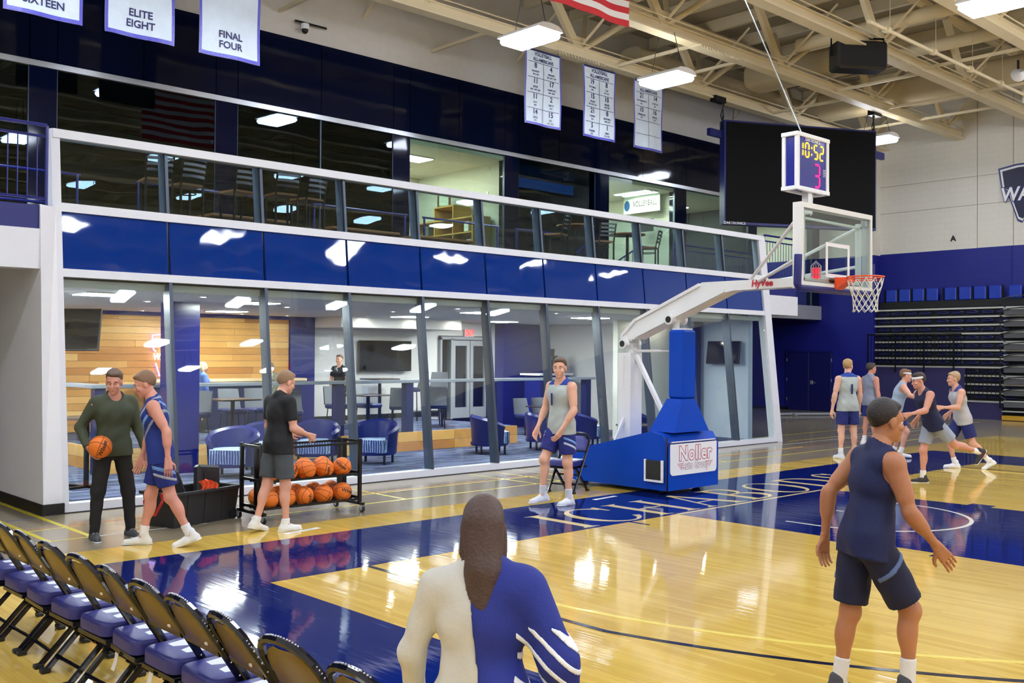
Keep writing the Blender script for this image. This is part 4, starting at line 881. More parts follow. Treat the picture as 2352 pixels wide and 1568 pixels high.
# ================================================================ big video board between two trusses
A2 = V((11.81, 8.84, 0)); B2 = V((16.24, 6.53, 0)); ux = (B2-A2).normalized(); F = FR((A2.x, A2.y, 5.78), ux, (0, 0, 1)); LW = (B2-A2).length
vb = T('video_board', 'huge black video board with blue edges hanging in the corner', 'scoreboard', (0, 0, 0))
MB().bx(0, LW, 0, 2.98, -.3, .0, T=F).build('cabinet', M('board_blue', (28, 34, 110), .4), vb); MB().bx(.05, LW-.05, .07, 2.93, 0, .02, T=F).build('screen', M('dead_screen', (7, 7, 9), .6, var=.2, spec=.15), vb)
text_mb('DAKTRONICS', .11, F @ Matrix.Translation((.32, .035, .006)), .02, .01).build('lettering', m_white, vb)
for f in (.0, 1.0):
    x = LW*f; P = F @ V((x, 2.9, -.15)); MB().bx(-.25, .25, -.1, .1, -.08, .08, T=Matrix.Translation((P.x-.2 if f == 0 else P.x+.1, P.y, 9.33))).build('beam_clamp', m_blackm, vb)
    MB().tube([(P.x, P.y, 9.3), (P.x+.05, P.y, 8.9), (P.x-.05, P.y, 8.5), P], .025, 6).tube([(P.x+.1, P.y, 9.3), (P.x-.08, P.y, 8.9), (P.x+.08, P.y, 8.6), P], .015, 5).build('hanging_cable', m_blackm, vb)
    MB().bx(-.3, .3, -.06, .06, -.1, .1, T=Matrix.Translation((P.x-.35 if f == 0 else P.x+.3, P.y, 8.35 if f == 0 else 8.1))).build('junction_box', m_navypaint, vb)
# ================================================================ cloth banners
m_cloth = M('banner_white', (205, 216, 226), .55, var=.08, scale=5, bump=.02, bscale=6); m_hem = M('banner_violet', (86, 84, 186), .4, var=.15, scale=8, bump=.012, bscale=18); m_hemd = M('banner_navy', (26, 30, 78), .5); m_ink = M('banner_ink', (40, 42, 92), .6)
def wav(u, v, s): return .018*math.sin(u*9+s)*(1-v)+.012*math.sin(v*7+u*3+s)
def cloth(t, w, h, s, hem=.07, top=None, name='cloth', fringe=True):
    fn = lambda x, z, o: (x, wav(x/w, z/h, s)-o, z-h)
    m = MB(); m.grid(lambda u, v: fn((u-.5)*w, v*h, 0), 14, 18); m.grid(lambda u, v: fn((.5-u)*w, v*h, -.006), 14, 18); m.build(name, m_cloth, t, smooth=True)
    for (x0, x1, z0, z1, nm, mt) in ((-w/2, w/2, 0, hem, 'hem', m_hem), (-w/2, -w/2+hem*.75, hem, h, 'hem', m_hem), (w/2-hem*.75, w/2, hem, h, 'hem', m_hem), (-w/2+hem*.75, w/2-hem*.75, h-.05, h, 'top_hem', top or m_hem)):
        nu = 14 if x1-x0 > .2 else 2; nv = 18 if z1-z0 > .2 else 2
        MB().grid(lambda u, v: fn(x0+(x1-x0)*u, z0+(z1-z0)*v, .004), nu, nv).build(nm, mt, t, smooth=True)
    return fn
def btext(t, fn, h, items, mat):
    M_ = MB()
    for s, size, x, z, sx_, sh in items:
        q = text_mb(s, size, Matrix.Identity(4), .026, 0, sx=sx_)
        M_.add([fn(x+p[0], h-z+p[1], .008) for p in q.v], q.f)
    M_.build('lettering', mat, t)
for k, (x, z0, lines, lb) in enumerate(((-6.63, 7.43, ('SWEET', 'SIXTEEN'), 'white banner reading sixteen at the far left of the row'), (-5.04, 7.43, ('ELITE', 'EIGHT'), 'white banner reading elite eight between the two others'), (-3.36, 7.42, ('FINAL', 'FOUR'), 'white banner reading final four, right one of the left row'))):
    h = 1.9; t = T('hanging_banner', lb, 'banner', (x, 9.1, z0+h)); fn = cloth(t, 1.22, h, k*2.1)
    btext(t, fn, h, [(lines[0], .18, 0, h-.42, .98, 0), (lines[1], .18, 0, h-.235, .98, 0)], m_ink)
    MB().cyl((-.64, 0, .01), (.64, 0, .01), .02, n=8).build('banner_rod', m_blackm, t); 
    for sx_ in (-.5, .5): MB().cyl((sx_, 0, 0), (sx_, 0, 9.38-z0-h), .006, n=4).build('hanger_wire', m_blackm, t)
VB = ((4.76, 'left', [(8, 'McHENRY', '2003, 2004'), (4, 'MIESNER', '2005, 2007, 2008'), (11, 'JONES', '2001, 2007, 2008'), (17, 'HAMPSON', '2007, 2009'), (11, 'LACY', '2009'), (2, 'SMITH', '2010'), (14, 'LEWIS', '2011'), (15, 'FEY', '2011, 2012')]),
      (6.77, 'middle', [(19, 'WITTMAN', '2013'), (8, 'COX', '2013, 2014'), (15, 'VICORY', '2014, 2015, 2016'), (10, 'MILLER', '2015, 2016'), (21, 'CARNEY', '2016'), (8, 'MAXWELL', '2018, 2019'), (5, 'CONNER', '2018'), (1, 'BERG', '2019, 2021')]),
      (8.71, 'right', [(21, 'ROTTINGHAUS', '2021'), (14, 'GORDON', '2021'), (10, 'STEVENSON', '2022'), (16, 'MEISTER', '2022')]))
for k, (x, nm, cells) in enumerate(VB):
    h = 1.80; t = T('hanging_banner', 'white volleyball banner with a grid of numbers, %s of the three' % nm, 'banner', (x, 9.1, 9.28)); fn = cloth(t, 1.20, h, k*1.7+.5, .055, m_hemd)
    it = [('VOLLEYBALL', .125, 0, .115, .82, 0), ('ALL-AMERICANS', .115, 0, .245, .82, 0)]
    for i, (n_, a, b) in enumerate(cells):
        cx = -.27 if i % 2 == 0 else .27; cz = .40+.365*(i//2)
        it += [(str(n_), .17, cx, cz, .95, 0), (a, .062, cx, cz+.135, .9, 0), (b, .05, cx, cz+.205, .9, 0)]
    btext(t, fn, h, it, m_ink); M_ = MB()
    for z in [.31, .31+.365, .31+.73, .31+1.095]: M_.grid(lambda u, v: fn(-.52+1.04*u, h-z-.012*v, .007), 14, 1)
    M_.grid(lambda u, v: fn(-.006+.012*u, h-.31-1.42*v, .007), 1, 14); M_.build('grid_lines', m_ink, t)
    for sx_ in (-.5, .5): MB().cyl((sx_, 0, 0), (sx_, 0, .1), .006, n=4).build('hanger_wire', m_blackm, t)
# flag: only its lowest stripes show
fg = T('striped_flag', 'red and white striped flag hanging into the top edge', 'flag', (.4, 3.75, 9.38)); h = 1.49
for k in range(13): 
    z0 = -h+k*h/13; mt = M('flag_red', (196, 24, 34), .6, var=.08, bump=.003, bscale=6) if k % 2 == 0 else M('flag_white', (226, 222, 222), .6, bump=.003, bscale=6)
    MB().grid(lambda u, v: ((u-.5)*2.4, .03*math.sin(u*8+1)+.02*math.sin(u*17), z0+h/13*v), 24, 1).grid(lambda u, v: ((.5-u)*2.4, .006+.03*math.sin((1-u)*8+1)+.02*math.sin((1-u)*17), z0+h/13*v), 24, 1).build('stripe', mt, fg, smooth=True)
# hanging loudspeaker, horn, dome camera
sp = T('hanging_loudspeaker', 'big black loudspeaker hanging from a roof truss', 'loudspeaker', (10.1, 3.85, 9.25), -.62)
MB().bx(-.62, .62, -.25, .3, -.45, .22, .05).build('cabinet', m_black, sp); MB().bx(-.57, .57, -.262, -.248, -.4, .17, .006).build('grille', M('speaker_grille', (12, 12, 14), .8), sp)
MB().tube([(-.66, .05, -.1), (-.66, .05, .36), (.66, .05, .36), (.66, .05, -.1)], .03, 6).build('yoke', m_blackm, sp)
sp2 = T('horn_speaker', 'small round white horn speaker near the top right', 'loudspeaker', (13.9, 1.6, 9.05), -.9)
MB().lathe([(.02, .12), (.05, .05), (.17, -.1), (.175, -.11), (.12, -.06), (.03, .03)], n=24).xf(Matrix.Rotation(PI/2*.9, 4, 'X')).build('horn', m_lgrey, sp2, smooth=True); MB().cyl((0, .1, 0), (0, .1, .35), .03, n=8).build('bracket', m_blackm, sp2)
dc = T('dome_camera', 'small white dome camera on the band above the navy wall', 'camera', (-.45, 11.3, 9.02)); MB().cyl((0, 0, .12), (0, 0, .24), .09, n=16).build('housing', m_white, dc); MB().ball((0, 0, .1), .075, 16, 10).build('dome', m_black, dc, smooth=True); MB().bx(-.25, .55, -.02, .02, .24, .28).build('bracket', m_blackm, dc)
# ================================================================ right wall emblem and letter
F = FR((21.98, 4.2, 7.35), (0, -1, 0), (0, 0, 1)); em = T('wall_emblem', 'big navy block letter emblem with white outline, cut by the right edge', 'emblem', (0, 0, 0))
def wshape(s): return [(x*s, y*s) for x, y in ((-1.02, .86), (-.45, .95), (.45, .95), (1.02, .86), (.93, .22), (.78, .14), (.72, .0), (.62, -.9), (.28, -.98), (0, -.55), (-.28, -.98), (-.42, -.9), (-.72, 0), (-.78, .14), (-.93, .22))]
for s, z, mt, nm in ((1.0, .01, m_navypaint, 'backing'), (.94, .02, m_white, 'outline'), (.87, .03, M('emblem_navy', (20, 20, 60), .5), 'field')): MB().prism(wshape(s), lambda x, y: F @ V((x, y, -.01)), lambda x, y: F @ V((x, y, z))).build(nm, mt, em)
text_mb('WASHBURN', .62, F @ Matrix.Translation((.55, -.05, 0)), .07, .05, sx=.86, shear=.12).build('lettering_outline', m_navypaint, em); text_mb('WASHBURN', .62, F @ Matrix.Translation((.55, -.05, 0)), .025, .06, sx=.86, shear=.12).build('lettering', m_white, em)
F = FR((21.98, 6.69, 6.03), (0, -1, 0), (0, 0, 1)); o = text_mb('A', .27, F, .03, .012).build('wall_letter', m_black); tag(o, 'single black letter A painted on the right wall', 'letter')
# ================================================================ folded bleachers on the right
bl = T('bleachers', 'folded black bleachers with silver edges and navy seats on the right', 'bleachers', (21.7, 9.4, 0))
m_bk = M('bleacher_black', (14, 14, 16), .6); m_seat = M('bleacher_seat', (30, 58, 170), .35); m_seatd = M('bleacher_seat_dark', (20, 28, 84), .4); m_edge = M('edge_silver', (214, 212, 206), .4, metal=.4)
def B(x0, x1, y0, y1, z0, z1, ch=0): return MB().bx(x0-21.7, x1-21.7, y0-9.4, y1-9.4, z0, z1, ch)
B(21.72, 21.98, 3.0, 9.38, .0, 3.62).build('frame', m_bk, bl)
B(21.62, 21.72, 6.15, 9.38, 0, 1.68).build('front_panel', M('bleacher_panel', (52, 48, 96), .5), bl); B(21.62, 21.72, 4.95, 6.13, 0, .55).build('front_panel', MATS['bleacher_panel'], bl)
zs = [3.66-.279*k for k in range(12)]
for k, z in enumerate(zs):
    y1 = 9.38 if k < 8 else 6.15
    B(21.60, 21.75, 3.0, y1, z-.045, z+.01).build('row_edge', m_edge, bl)
st0 = None; sd = []
for k in range(12):
    y1 = 9.2 if k < 8 else 5.9; y = y1
    while y > 4.8:
        if abs((9.2-y)/.49-4) < .1 and k < 8: y -= .12
        if st0 is None:
            m = MB(); m.tube([(-.02, -.2+.4*i/10, .05+.045*math.sin(PI*i/10)) for i in range(11)], .018, 6); m.bx(-.04, .02, -.19, .19, .0, .055, .01); st0 = m.build('seat', m_seatd, bl, smooth=True); st0.location = (-.03, y-9.4-.22, zs[k]-.19+.0); 
        else:
            o = st0.copy(); COL.objects.link(o); o.location = (-.03, y-9.4-.22, zs[k]-.19+.0)
        y -= .49
def seatback():
    m = MB(); m.bx(-.05, .03, -.2, .2, 0, .44, .03); return m
sb0 = None
for k in range(10):
    y = 9.0-.485*k-(.14 if k >= 4 else 0)-(.14 if k >= 8 else 0)
    if sb0 is None: sb0 = seatback().build('seat_back', m_seat, bl, smooth=True); o = sb0
    else: o = sb0.copy(); COL.objects.link(o)
    o.location = (.1, y-9.4-.22, 3.93)
B(21.75, 21.98, 3.0, 9.2, 3.70, 3.93).build('top_deck', m_bk, bl)
for k in range(11): y = 9.03-.485*k-(.14 if k >= 4 else 0); B(21.78, 21.84, y-.02, y+.02, 3.7, 4.38).build('seat_bracket', m_blackm, bl)
def brail(y0, y1, z0, z1, lb):
    t = T('guard_rail', lb, 'railing', (21.5, y0, 0)); n = int(abs(y0-y1)/.125)
    for z in (z0, z1): MB().bar((0, 0, z), (0, y1-y0, z), .04, .04).build('rail', m_blackm, t)
    for k in range(n+1):
        y = (y1-y0)*k/n; big = k % 8 == 0
        MB().bar((0, y, z0-(.3 if big else 0)), (0, y, z1), .04 if big else .016, .04 if big else .016).build('post' if big else 'baluster', m_blackm, t)
brail(9.5, 6.22, 1.78, 2.80, 'long black guard rail across the upper bleacher rows'); brail(6.05, 4.98, .68, 1.62, 'short black guard rail lower on the bleachers at the right edge')
for k in range(9):
    z = .62+.37*k; B(21.45, 21.72, 3.6, 4.85, z-.2, z, .01).build('step', M('step_grey', (90, 90, 94), .6), bl); B(21.43, 21.47, 3.6, 4.85, z-.02, z+.015).build('step_nosing', m_edge, bl)
    MB().tube([(21.35-21.7, 4.75-9.4, z+.05), (21.3-21.7, 4.9-9.4, z+.15), (21.3-21.7, 4.9-9.4, z+.3), (21.35-21.7, 4.6-9.4, z+.38), (21.4-21.7, 3.8-9.4, z+.45)], .02, 6).build('loop_handrail', m_blackm, bl)
B(21.3, 21.6, 3.6, 4.85, .02, .16).build('wooden_step', M('step_orange', (200, 150, 40), .5), bl); B(21.3, 21.62, 3.6, 4.85, .28, .31).build('step_nosing', m_edge, bl)
# floor bits by the door
t = T('folded_frame', 'grey folded metal frame lying on the floor by the navy double door', 'frame', (18.5, 10.2, 0)); MB().tube([(-1.0, .7, .05), (1.9, -1.2, .05), (2.0, -1.1, .05), (-.9, .8, .05)], .04, 8, True).build('bar', m_grey, t)
for f in (.25, .7): MB().bx(-.12, .12, -.12, .12, .0, .1, .02, T=Matrix.Translation((-1+2.9*f, .75-1.9*f, .0))).build('caster', m_grey, t)
t = T('step_ladder', 'small grey step ladder leaning beside the right end of the pavilion', 'ladder', (11.9, 8.0, 0), .6)
for x in (-.18, .18): MB().bar((x, 0, 0), (x*.7, .25, 1.05), .03, .03).build('leg', m_grey, t)
for z in (.3, .6, .9): MB().bx(-.15, .15, .06+z*.2-.05, .06+z*.2+.05, z, z+.02).build('step', m_grey, t)
# ================================================================ row of padded folding chairs
m_gloss = M('black_gloss_frame', (8, 10, 26), .12, spec=.6); m_vinyl = M('navy_vinyl', (44, 46, 122), .38, var=.06, scale=8, bump=.0015, bscale=90); m_bpan = M('back_panel_floor_reflection', (120, 96, 44), .3, metal=.5); m_print = M('seat_print', (222, 226, 234), .5); m_tag = M('paper_tag', (214, 208, 200), .7)  # back panel: reflection of the yellow floor put into the base colour
ZF = .0065
def make_folding(loc, rz, label, ctag):
    t = T('folding_chair', label, 'chair', loc, rz, 'padded folding chairs in a row on the sideline')
    # inverted U frame: front feet, back posts, arched top
    P = [(.225, .218, 0), (.085, .218, .225), (-.06, .218, .46), (-.185, .216, .66), (-.235, .205, .74), (-.256, .185, .778), (-.272, .155, .806), (-.284, .11, .828), (-.290, .06, .839), (-.292, 0, .843)]
    NP = len(P); P = P+[(x, -y, z) for x, y, z in P[::-1][1:]]
    fr_ = MB()
    fr_.tube(P, .0195, 7)
    fo = fr_.build('back_frame', m_gloss, t)
    rv = MB()
    for i in range(2, len(P)-3):
        for f in (.15, .5, .85): p = V(P[i]).lerp(V(P[i+1]), f); rv.ball(p+V((.0, .0, 0))+V((0, p.y, 0)).normalized()*.016 if abs(p.y) > .12 else p+V((0, 0, .017)), .0055, 6, 4)
    rv.build('rivet', m_silver, fo, kind='stuff')
    for y in (.185, -.185):
        MB().bar((.13, y, .38), (-.215, y, .012), .032, .026).build('leg', m_gloss, t)
        MB().bx(-.25, -.19, y-.024, y+.024, 0, .03, .006).build('foot_cap', m_black, t); MB().bx(.18, .235, math.copysign(.215, y)-.024, math.copysign(.215, y)+.024, 0, .03, .006).build('foot_cap', m_black, t)
    for x, z in ((-.15, .095), (-.02, .245)): MB().cyl((x, -.185, z), (x, .185, z), .0125, n=8).build('stretcher', m_gloss, t)
    MB().cyl((.12, -.215, .115), (.12, .215, .115), .0125, n=8).build('stretcher', m_gloss, t)
    # seat
    sp_ = MB().bx(-.20, .235, -.19, .19, .355, .385, .004); sp_.build('seat_pan', m_gloss, t)
    m = MB(); Q = []; NN = 28
    def ring(s, z):
        o = []
        for k in range(NN):
            a = 2*PI*k/NN; c = math.copysign(abs(math.cos(a))**.26, math.cos(a)); s_ = math.copysign(abs(math.sin(a))**.26, math.sin(a))
            o.append((.02+.228*s*c, (.198+.018*c)*s*s_, z))
        return o
    rings = [ring(.92, .385), ring(1.0, .395), ring(1.0, .448), ring(.99, .461), ring(.96, .470), ring(.88, .4745), ring(.4, .476)]
    vs = [p for r in rings for p in r]; fs = [(i*NN+k, i*NN+(k+1) % NN, (i+1)*NN+(k+1) % NN, (i+1)*NN+k) for i in range(len(rings)-1) for k in range(NN)]+[tuple(range(NN))[::-1], tuple(range((len(rings)-1)*NN, len(rings)*NN))]
    m.add(vs, fs); cu = m.build('seat_cushion', m_vinyl, t, smooth=True)
    F = FR((.035, 0, .4755), (0, -1, 0), (1, 0, 0))
    wl_ = [(-.13, .075), (-.085, .085), (-.05, .0), (-.02, .06), (.02, .06), (.05, .0), (.085, .085), (.13, .075), (.085, -.085), (.035, -.085), (0, -.02), (-.035, -.085), (-.085, -.085)]
    MB().prism(wl_, lambda x, y: F @ V((x*1.25, y*1.5, -.004)), lambda x, y: F @ V((x*1.25, y*1.5, .0014))).build('seat_emblem', m_print, cu)
    text_mb('WASHBURN', .07, F, .014, .0026, sx=1.0).build('lettering', m_hemd, cu)
    # padded back; panel behind coloured with the yellow floor's reflection
    bk = MB(); nz = 16
    def bp_(u, v, o):
        z = .59+.215*v; w = .185*(1-max(0, (v-.55)/.45)**2*.55); x = -.15-.118*v**.95
        return (x+o-.012*math.cos((u-.5)*PI), (u-.5)*2*w, z)
    bk.grid(lambda u, v: bp_(u, v, .022-.02*(abs(2*u-1)**6+abs(2*v-1)**6)), 12, 8); bk.build('back_cushion', m_vinyl, t, smooth=True)
    MB().grid(lambda u, v: bp_(1-u, v, -.004), 12, 8).build('back_panel', m_bpan, t, smooth=True)
    MB().bar(bp_(0, 0, -.002), bp_(1, 0, -.002), .02, .02).build('back_rail', m_gloss, t)
    MB().bx(0, .004, -.015, .015, 0, .026, T=Matrix.Translation(V(bp_(.22, .16, -.012)))).build('panel_label', m_tag, t)
    if ctag: MB().grid(lambda u, v: (-.212-.02*v*v, .02+.05*u+.012*v, .365-.095*v), 2, 5).grid(lambda u, v: (-.2135-.02*v*v, .07-.05*u+.012*v, .365-.095*v), 2, 5).build('care_tag', m_tag, t)
    return t
CH = [(-.06, 0, 0, 'cut off at the left edge, farthest along the row'), (-0.54, .02, 0, 'second from the far end, back touching the left edge'), (-0.99, -.03, 0, 'third from the far end, half hidden by the next back'), (-1.47, .03, 0, 'fourth from the far end'), (-1.97, .05, 0, 'fifth from the far end, its back panel turned to view'), (-2.44, -.05, 1, 'sixth from the far end, white care tag hanging under the seat'), (-2.88, .02, 1, 'seventh from the far end, small tag under the seat'), (-3.31, -.03, 0, 'eighth from the far end, white seat emblem plainly visible'), (-3.76, -.08, 0, 'ninth from the far end, seen almost edge on'), (-4.24, .06, 0, 'tenth from the far end, at the bottom of the photo'), (-4.77, 0, 0, 'nearest, only the top of its back in the bottom edge')]
proto = {}
for y, rz, tg, lb in CH:
    L_ = 'navy padded folding chair, '+lb
    if tg not in proto: proto[tg] = make_folding((-9.70, y, ZF), rz, L_, tg)
    else: dup(proto[tg], (-9.70, y, ZF), rz, L_)
# one more chair by the hoop base, facing left
dup(proto[0], (-1.35, 2.35, ZF), PI+.2, 'folding chair with navy seat beside the blue hoop base', 'folding chair by the hoop')
# ================================================================ basketballs
m_ball = M('ball_orange', (236, 122, 34), .55, var=.08, scale=6, bump=.0012, bscale=160); m_seam = M('ball_seam', (24, 16, 14), .6); m_ink2 = M('ball_ink', (30, 22, 20), .6)
R0 = .1195
def make_ball():
    t = T('basketball', '', 'basketball'); MB().ball((0, 0, 0), R0, 28, 18).build('skin', m_ball, t, smooth=True)
    sm = MB(); n = 40
    for k in range(2): sm.tube([(R0*math.cos(a)*(1 if k == 0 else 0), R0*math.sin(a) if k == 0 else R0*math.cos(a), 0 if k == 0 else R0*math.sin(a)) for a in [2*PI*i/n for i in range(n)]], .0024, 5, True)
    for s in (1, -1):
        P = []
        for i in range(n):
            a = 2*PI*i/n; p = V((s*.52+s*.30*math.cos(2*a)*.55, .84*math.cos(a), .84*math.sin(a))).normalized()*R0; P.append(p)
        sm.tube(P, .0024, 5, True)
    sm.build('seam', m_seam, t)
    q = text_mb('Wilson', .062, Matrix.Identity(4), .022, 0); lt = MB(); RR = Matrix.Rotation(.5, 3, 'Z') @ Matrix.Rotation(.35, 3, 'Y')
    lt.add([RR @ (V((1, 0, 0)) @ Matrix.Identity(3) if False else V((math.cos(v[0]/R0)*math.cos(v[1]/R0), math.sin(v[0]/R0)*math.cos(v[1]/R0), math.sin(v[1]/R0))))*(R0+.0032) for v in q.v], q.f); lt.build('lettering', m_ink2, t)
    return t
ball0 = make_ball(); ball0_used = [False]; rb = random.Random(5)
def put_ball(p, label, rot=None, group='basketballs on the rack'):
    rot = rot or (rb.uniform(-1.2, 1.2), rb.uniform(-1.2, 1.2), -2.0+rb.uniform(-.9, .9))
    if not ball0_used[0]: o = ball0; ball0_used[0] = True; o['label'] = label
    else: o = dup(ball0, p, None, label)
    if group: o['group'] = group
    elif 'group' in o: del o['group']
    o.location = p; o.rotation_euler = rot; return o
# rack
rk = T('ball_rack', 'black wheeled ball rack with two tiers in front of the glass', 'rack', (-5.47, 3.07, .0))
X0, X1 = -.66, .74
for x in (X0, X1):
    for y in (-.24, .24): MB().bx(x-.02, x+.02, y-.02, y+.02, .10, .93).build('post', m_blackm, rk)
    MB().bx(x-.018, x+.018, -.08, .08, .12, .95).build('center_post', m_blackm, rk) if False else None
    MB().bx(x-.02, x+.02, -.33, .33, .09, .125).build('foot_bar', m_blackm, rk)
    for z in (.18, .50, .90): MB().bx(x-.016, x+.016, -.24, .24, z-.016, z+.016).build('cross_bar', m_blackm, rk)
    MB().bx(x*.88-.03, x*.88+.03, -.03, .03, .12, .93).build('inner_post', m_blackm, rk)
    for y in (-.30, .30):
        wh = MB().cyl((x-.014, y, .046), (x+.014, y, .046), .046, n=18).build('caster_wheel', m_black, rk); MB().cyl((x-.018, y, .046), (x+.018, y, .046), .026, n=14).build('wheel_hub', m_silver, wh)
        MB().hexa([(x-.024, y-.02, .04), (x+.024, y-.02, .04), (x+.024, y+.02, .04), (x-.024, y+.02, .04), (x-.02, y-.035, .09), (x+.02, y-.035, .09), (x+.02, y+.035, .09), (x-.02, y+.035, .09)]).build('caster_fork', m_silver, rk)
for z in (.16, .48):
    for y in (-.235, -.06, .03, .22): MB().bx(X0, X1, y-.013, y+.013, z-.013, z+.013).build('shelf_rail', m_blackm, rk)
for z in (.88,):
    for y in (-.24, .24): MB().bx(X0, X1, y-.013, y+.013, z-.013, z+.013).build('shelf_rail', m_blackm, rk)
m_orc = M('orange_cloth', (230, 84, 40), .8)
for tier, z in ((0, .16), (1, .48)):
    nm = ('lower', 'upper')[tier]; zc = z+.013+.088
    fx = ((-5.98, -5.74, -5.49, -5.21, -4.93) if tier == 0 else (-5.97, -5.72, -5.46, -5.2, -4.94)); bx_ = ((-5.97, -5.71, -5.45, -5.19, -4.93) if tier == 0 else (-5.87, -5.60, -5.33, -5.06))
    for i, x in enumerate(fx): put_ball((x, 3.07-.148, zc), 'orange basketball at the front of the %s rack tier, %s from its left end' % (nm, ('first', 'second', 'third', 'fourth', 'fifth')[i]))
    for i, x in enumerate(bx_): put_ball((x, 3.07+.125, zc), 'orange basketball at the back of the %s rack tier, %s from its left end' % (nm, ('first', 'second', 'third', 'fourth', 'fifth')[i]))
# ================================================================ black storage tote
A_t = math.atan2(.27, .95); tt_ = T('storage_tote', 'black plastic wheeled storage tote with red handle', 'storage box', (-6.68, 3.50, .0), A_t); m_tote = M('tote_black', (40, 40, 42), .5, var=.05, bump=.001, bscale=60)
def shell(w0, d0, w1, d1, h, th):
    m = MB(); o0 = [(-w0, -d0, 0), (w0, -d0, 0), (w0, d0, 0), (-w0, d0, 0)]; o1 = [(-w1, -d1, h), (w1, -d1, h), (w1, d1, h), (-w1, d1, h)]
    i1 = [(x-math.copysign(th, x), y-math.copysign(th, y), z) for x, y, z in o1]; i0 = [(x-math.copysign(th, x), y-math.copysign(th, y), th) for x, y, z in o0]
    m.add(o0+o1+i1+i0, [(3, 2, 1, 0)]+[(i, (i+1) % 4, 4+(i+1) % 4, 4+i) for i in range(4)]+[(4+i, 4+(i+1) % 4, 8+(i+1) % 4, 8+i) for i in range(4)]+[(8+i, 8+(i+1) % 4, 12+(i+1) % 4, 12+i) for i in range(4)]+[(12, 13, 14, 15)])
    return m
shell(.46, .23, .50, .27, .40, .012).build('body', m_tote, tt_)
for a in ((-.53, .53, -.30, -.27, .37, .41), (-.53, .53, .27, .30, .37, .41), (-.53, -.50, -.30, .30, .37, .41), (.50, .53, -.30, .30, .37, .41)): MB().bx(*a, ch=.006).build('rim', m_tote, tt_)
for x in (-.24, .02, .28):
    MB().hexa([(x-.05, -.236, .02), (x+.05, -.236, .02), (x+.05, -.22, .02), (x-.05, -.22, .02), (x-.05, -.276, .37), (x+.05, -.276, .37), (x+.05, -.25, .37), (x-.05, -.25, .37)]).build('rib', m_tote, tt_)
for y in (-.2, .2): MB().cyl((.43, y-.05, .06), (.43, y+.0, .06), .062, n=18).build('wheel', m_black, tt_)
MB().tube([(-.53, -.14, .37), (-.57, -.15, .30), (-.60, -.08, .16), (-.60, .08, .16), (-.57, .15, .30), (-.53, .14, .37)], .016, 8).build('handle', M('handle_red', (196, 40, 44), .4), tt_)
for y in (-.14, .14): MB().bx(-.56, -.50, y-.035, y+.035, .34, .41, .01).build('handle_mount', MATS['handle_red'], tt_)
m_pad = M('pad_black', (30, 30, 33), .45, bump=.003, bscale=9)
def pad(loc, rot, w, h, label):
    t = T('training_pad', label, 'pad', loc); t.rotation_euler = rot
    MB().bx(-w/2, w/2, -.06, .06, 0, h, .03).build('cushion', m_pad, t)
    for x in (-w*.28, w*.16): MB().bx(x, x+.035, -.068, -.058, .08, h*.55).build('strap', m_black, t)
    MB().bx(-w*.3, w*.3, -.068, -.058, h*.72, h*.86).build('strap', m_black, t)
def lt_(x, y, z): return V((-6.68, 3.50, 0))+Matrix.Rotation(A_t, 3, 'Z') @ V((x, y, z))
pad(lt_(.24, .02, .05), (-.12, .12, A_t), .36, .60, 'black training pad standing at the right in the tote'); pad(lt_(-.13, .02, .05), (.05, -.42, A_t-.15), .30, .60, 'black training pad leaning at the left in the tote')
t = T('foam_roller', 'round black foam roller sticking out of the tote', 'foam roller', lt_(-.33, -.06, .05)); t.rotation_euler = (.1, -.25, 0); MB().cyl((0, 0, 0), (0, 0, .42), .075, n=20).build('roller', m_pad, t, smooth=True)
t = T('blocking_stick', 'long black stick leaning out of the left of the tote', 'stick', lt_(-.30, -.1, .05)); t.rotation_euler = (.0, -.30, A_t); MB().cyl((0, 0, 0), (0, 0, .95), .03, .045, n=12).build('shaft', m_pad, t, smooth=True)
t = T('orange_cloth', 'crumpled bright orange cloth hanging in the tote', 'cloth', lt_(.04, -.2, .38)); m = MB(); m.grid(lambda u, v: ((u-.5)*.2+.02*math.sin(v*9), -.05+.03*math.sin(u*11+v*4), .02+.13*math.sin(v*PI)*(1-.6*abs(u-.4))), 14, 10); m.build('fold', m_orc, t, smooth=True)
for k, (x, y, rz, lb) in enumerate(((-6.05, 2.05, .2, 'near the white shoe of the man in the black tee'), (-1.45, 1.55, .1, 'beside the chair at the hoop base'), (-.2+.0, -3.6, .3, 'placeholder'))[:2]):
    o = MB().bx(-.26, .26, -.035, .035, 0, .002).build('floor_sticker', m_white); o.location = (x, y, .0062); o.rotation_euler = (0, 0, rz); tag(o, 'narrow white floor sticker '+lb, 'sticker')
    text_mb('PLAY HARD', .06, Matrix.Identity(4), .01, .0026).build('lettering', m_grey, o)
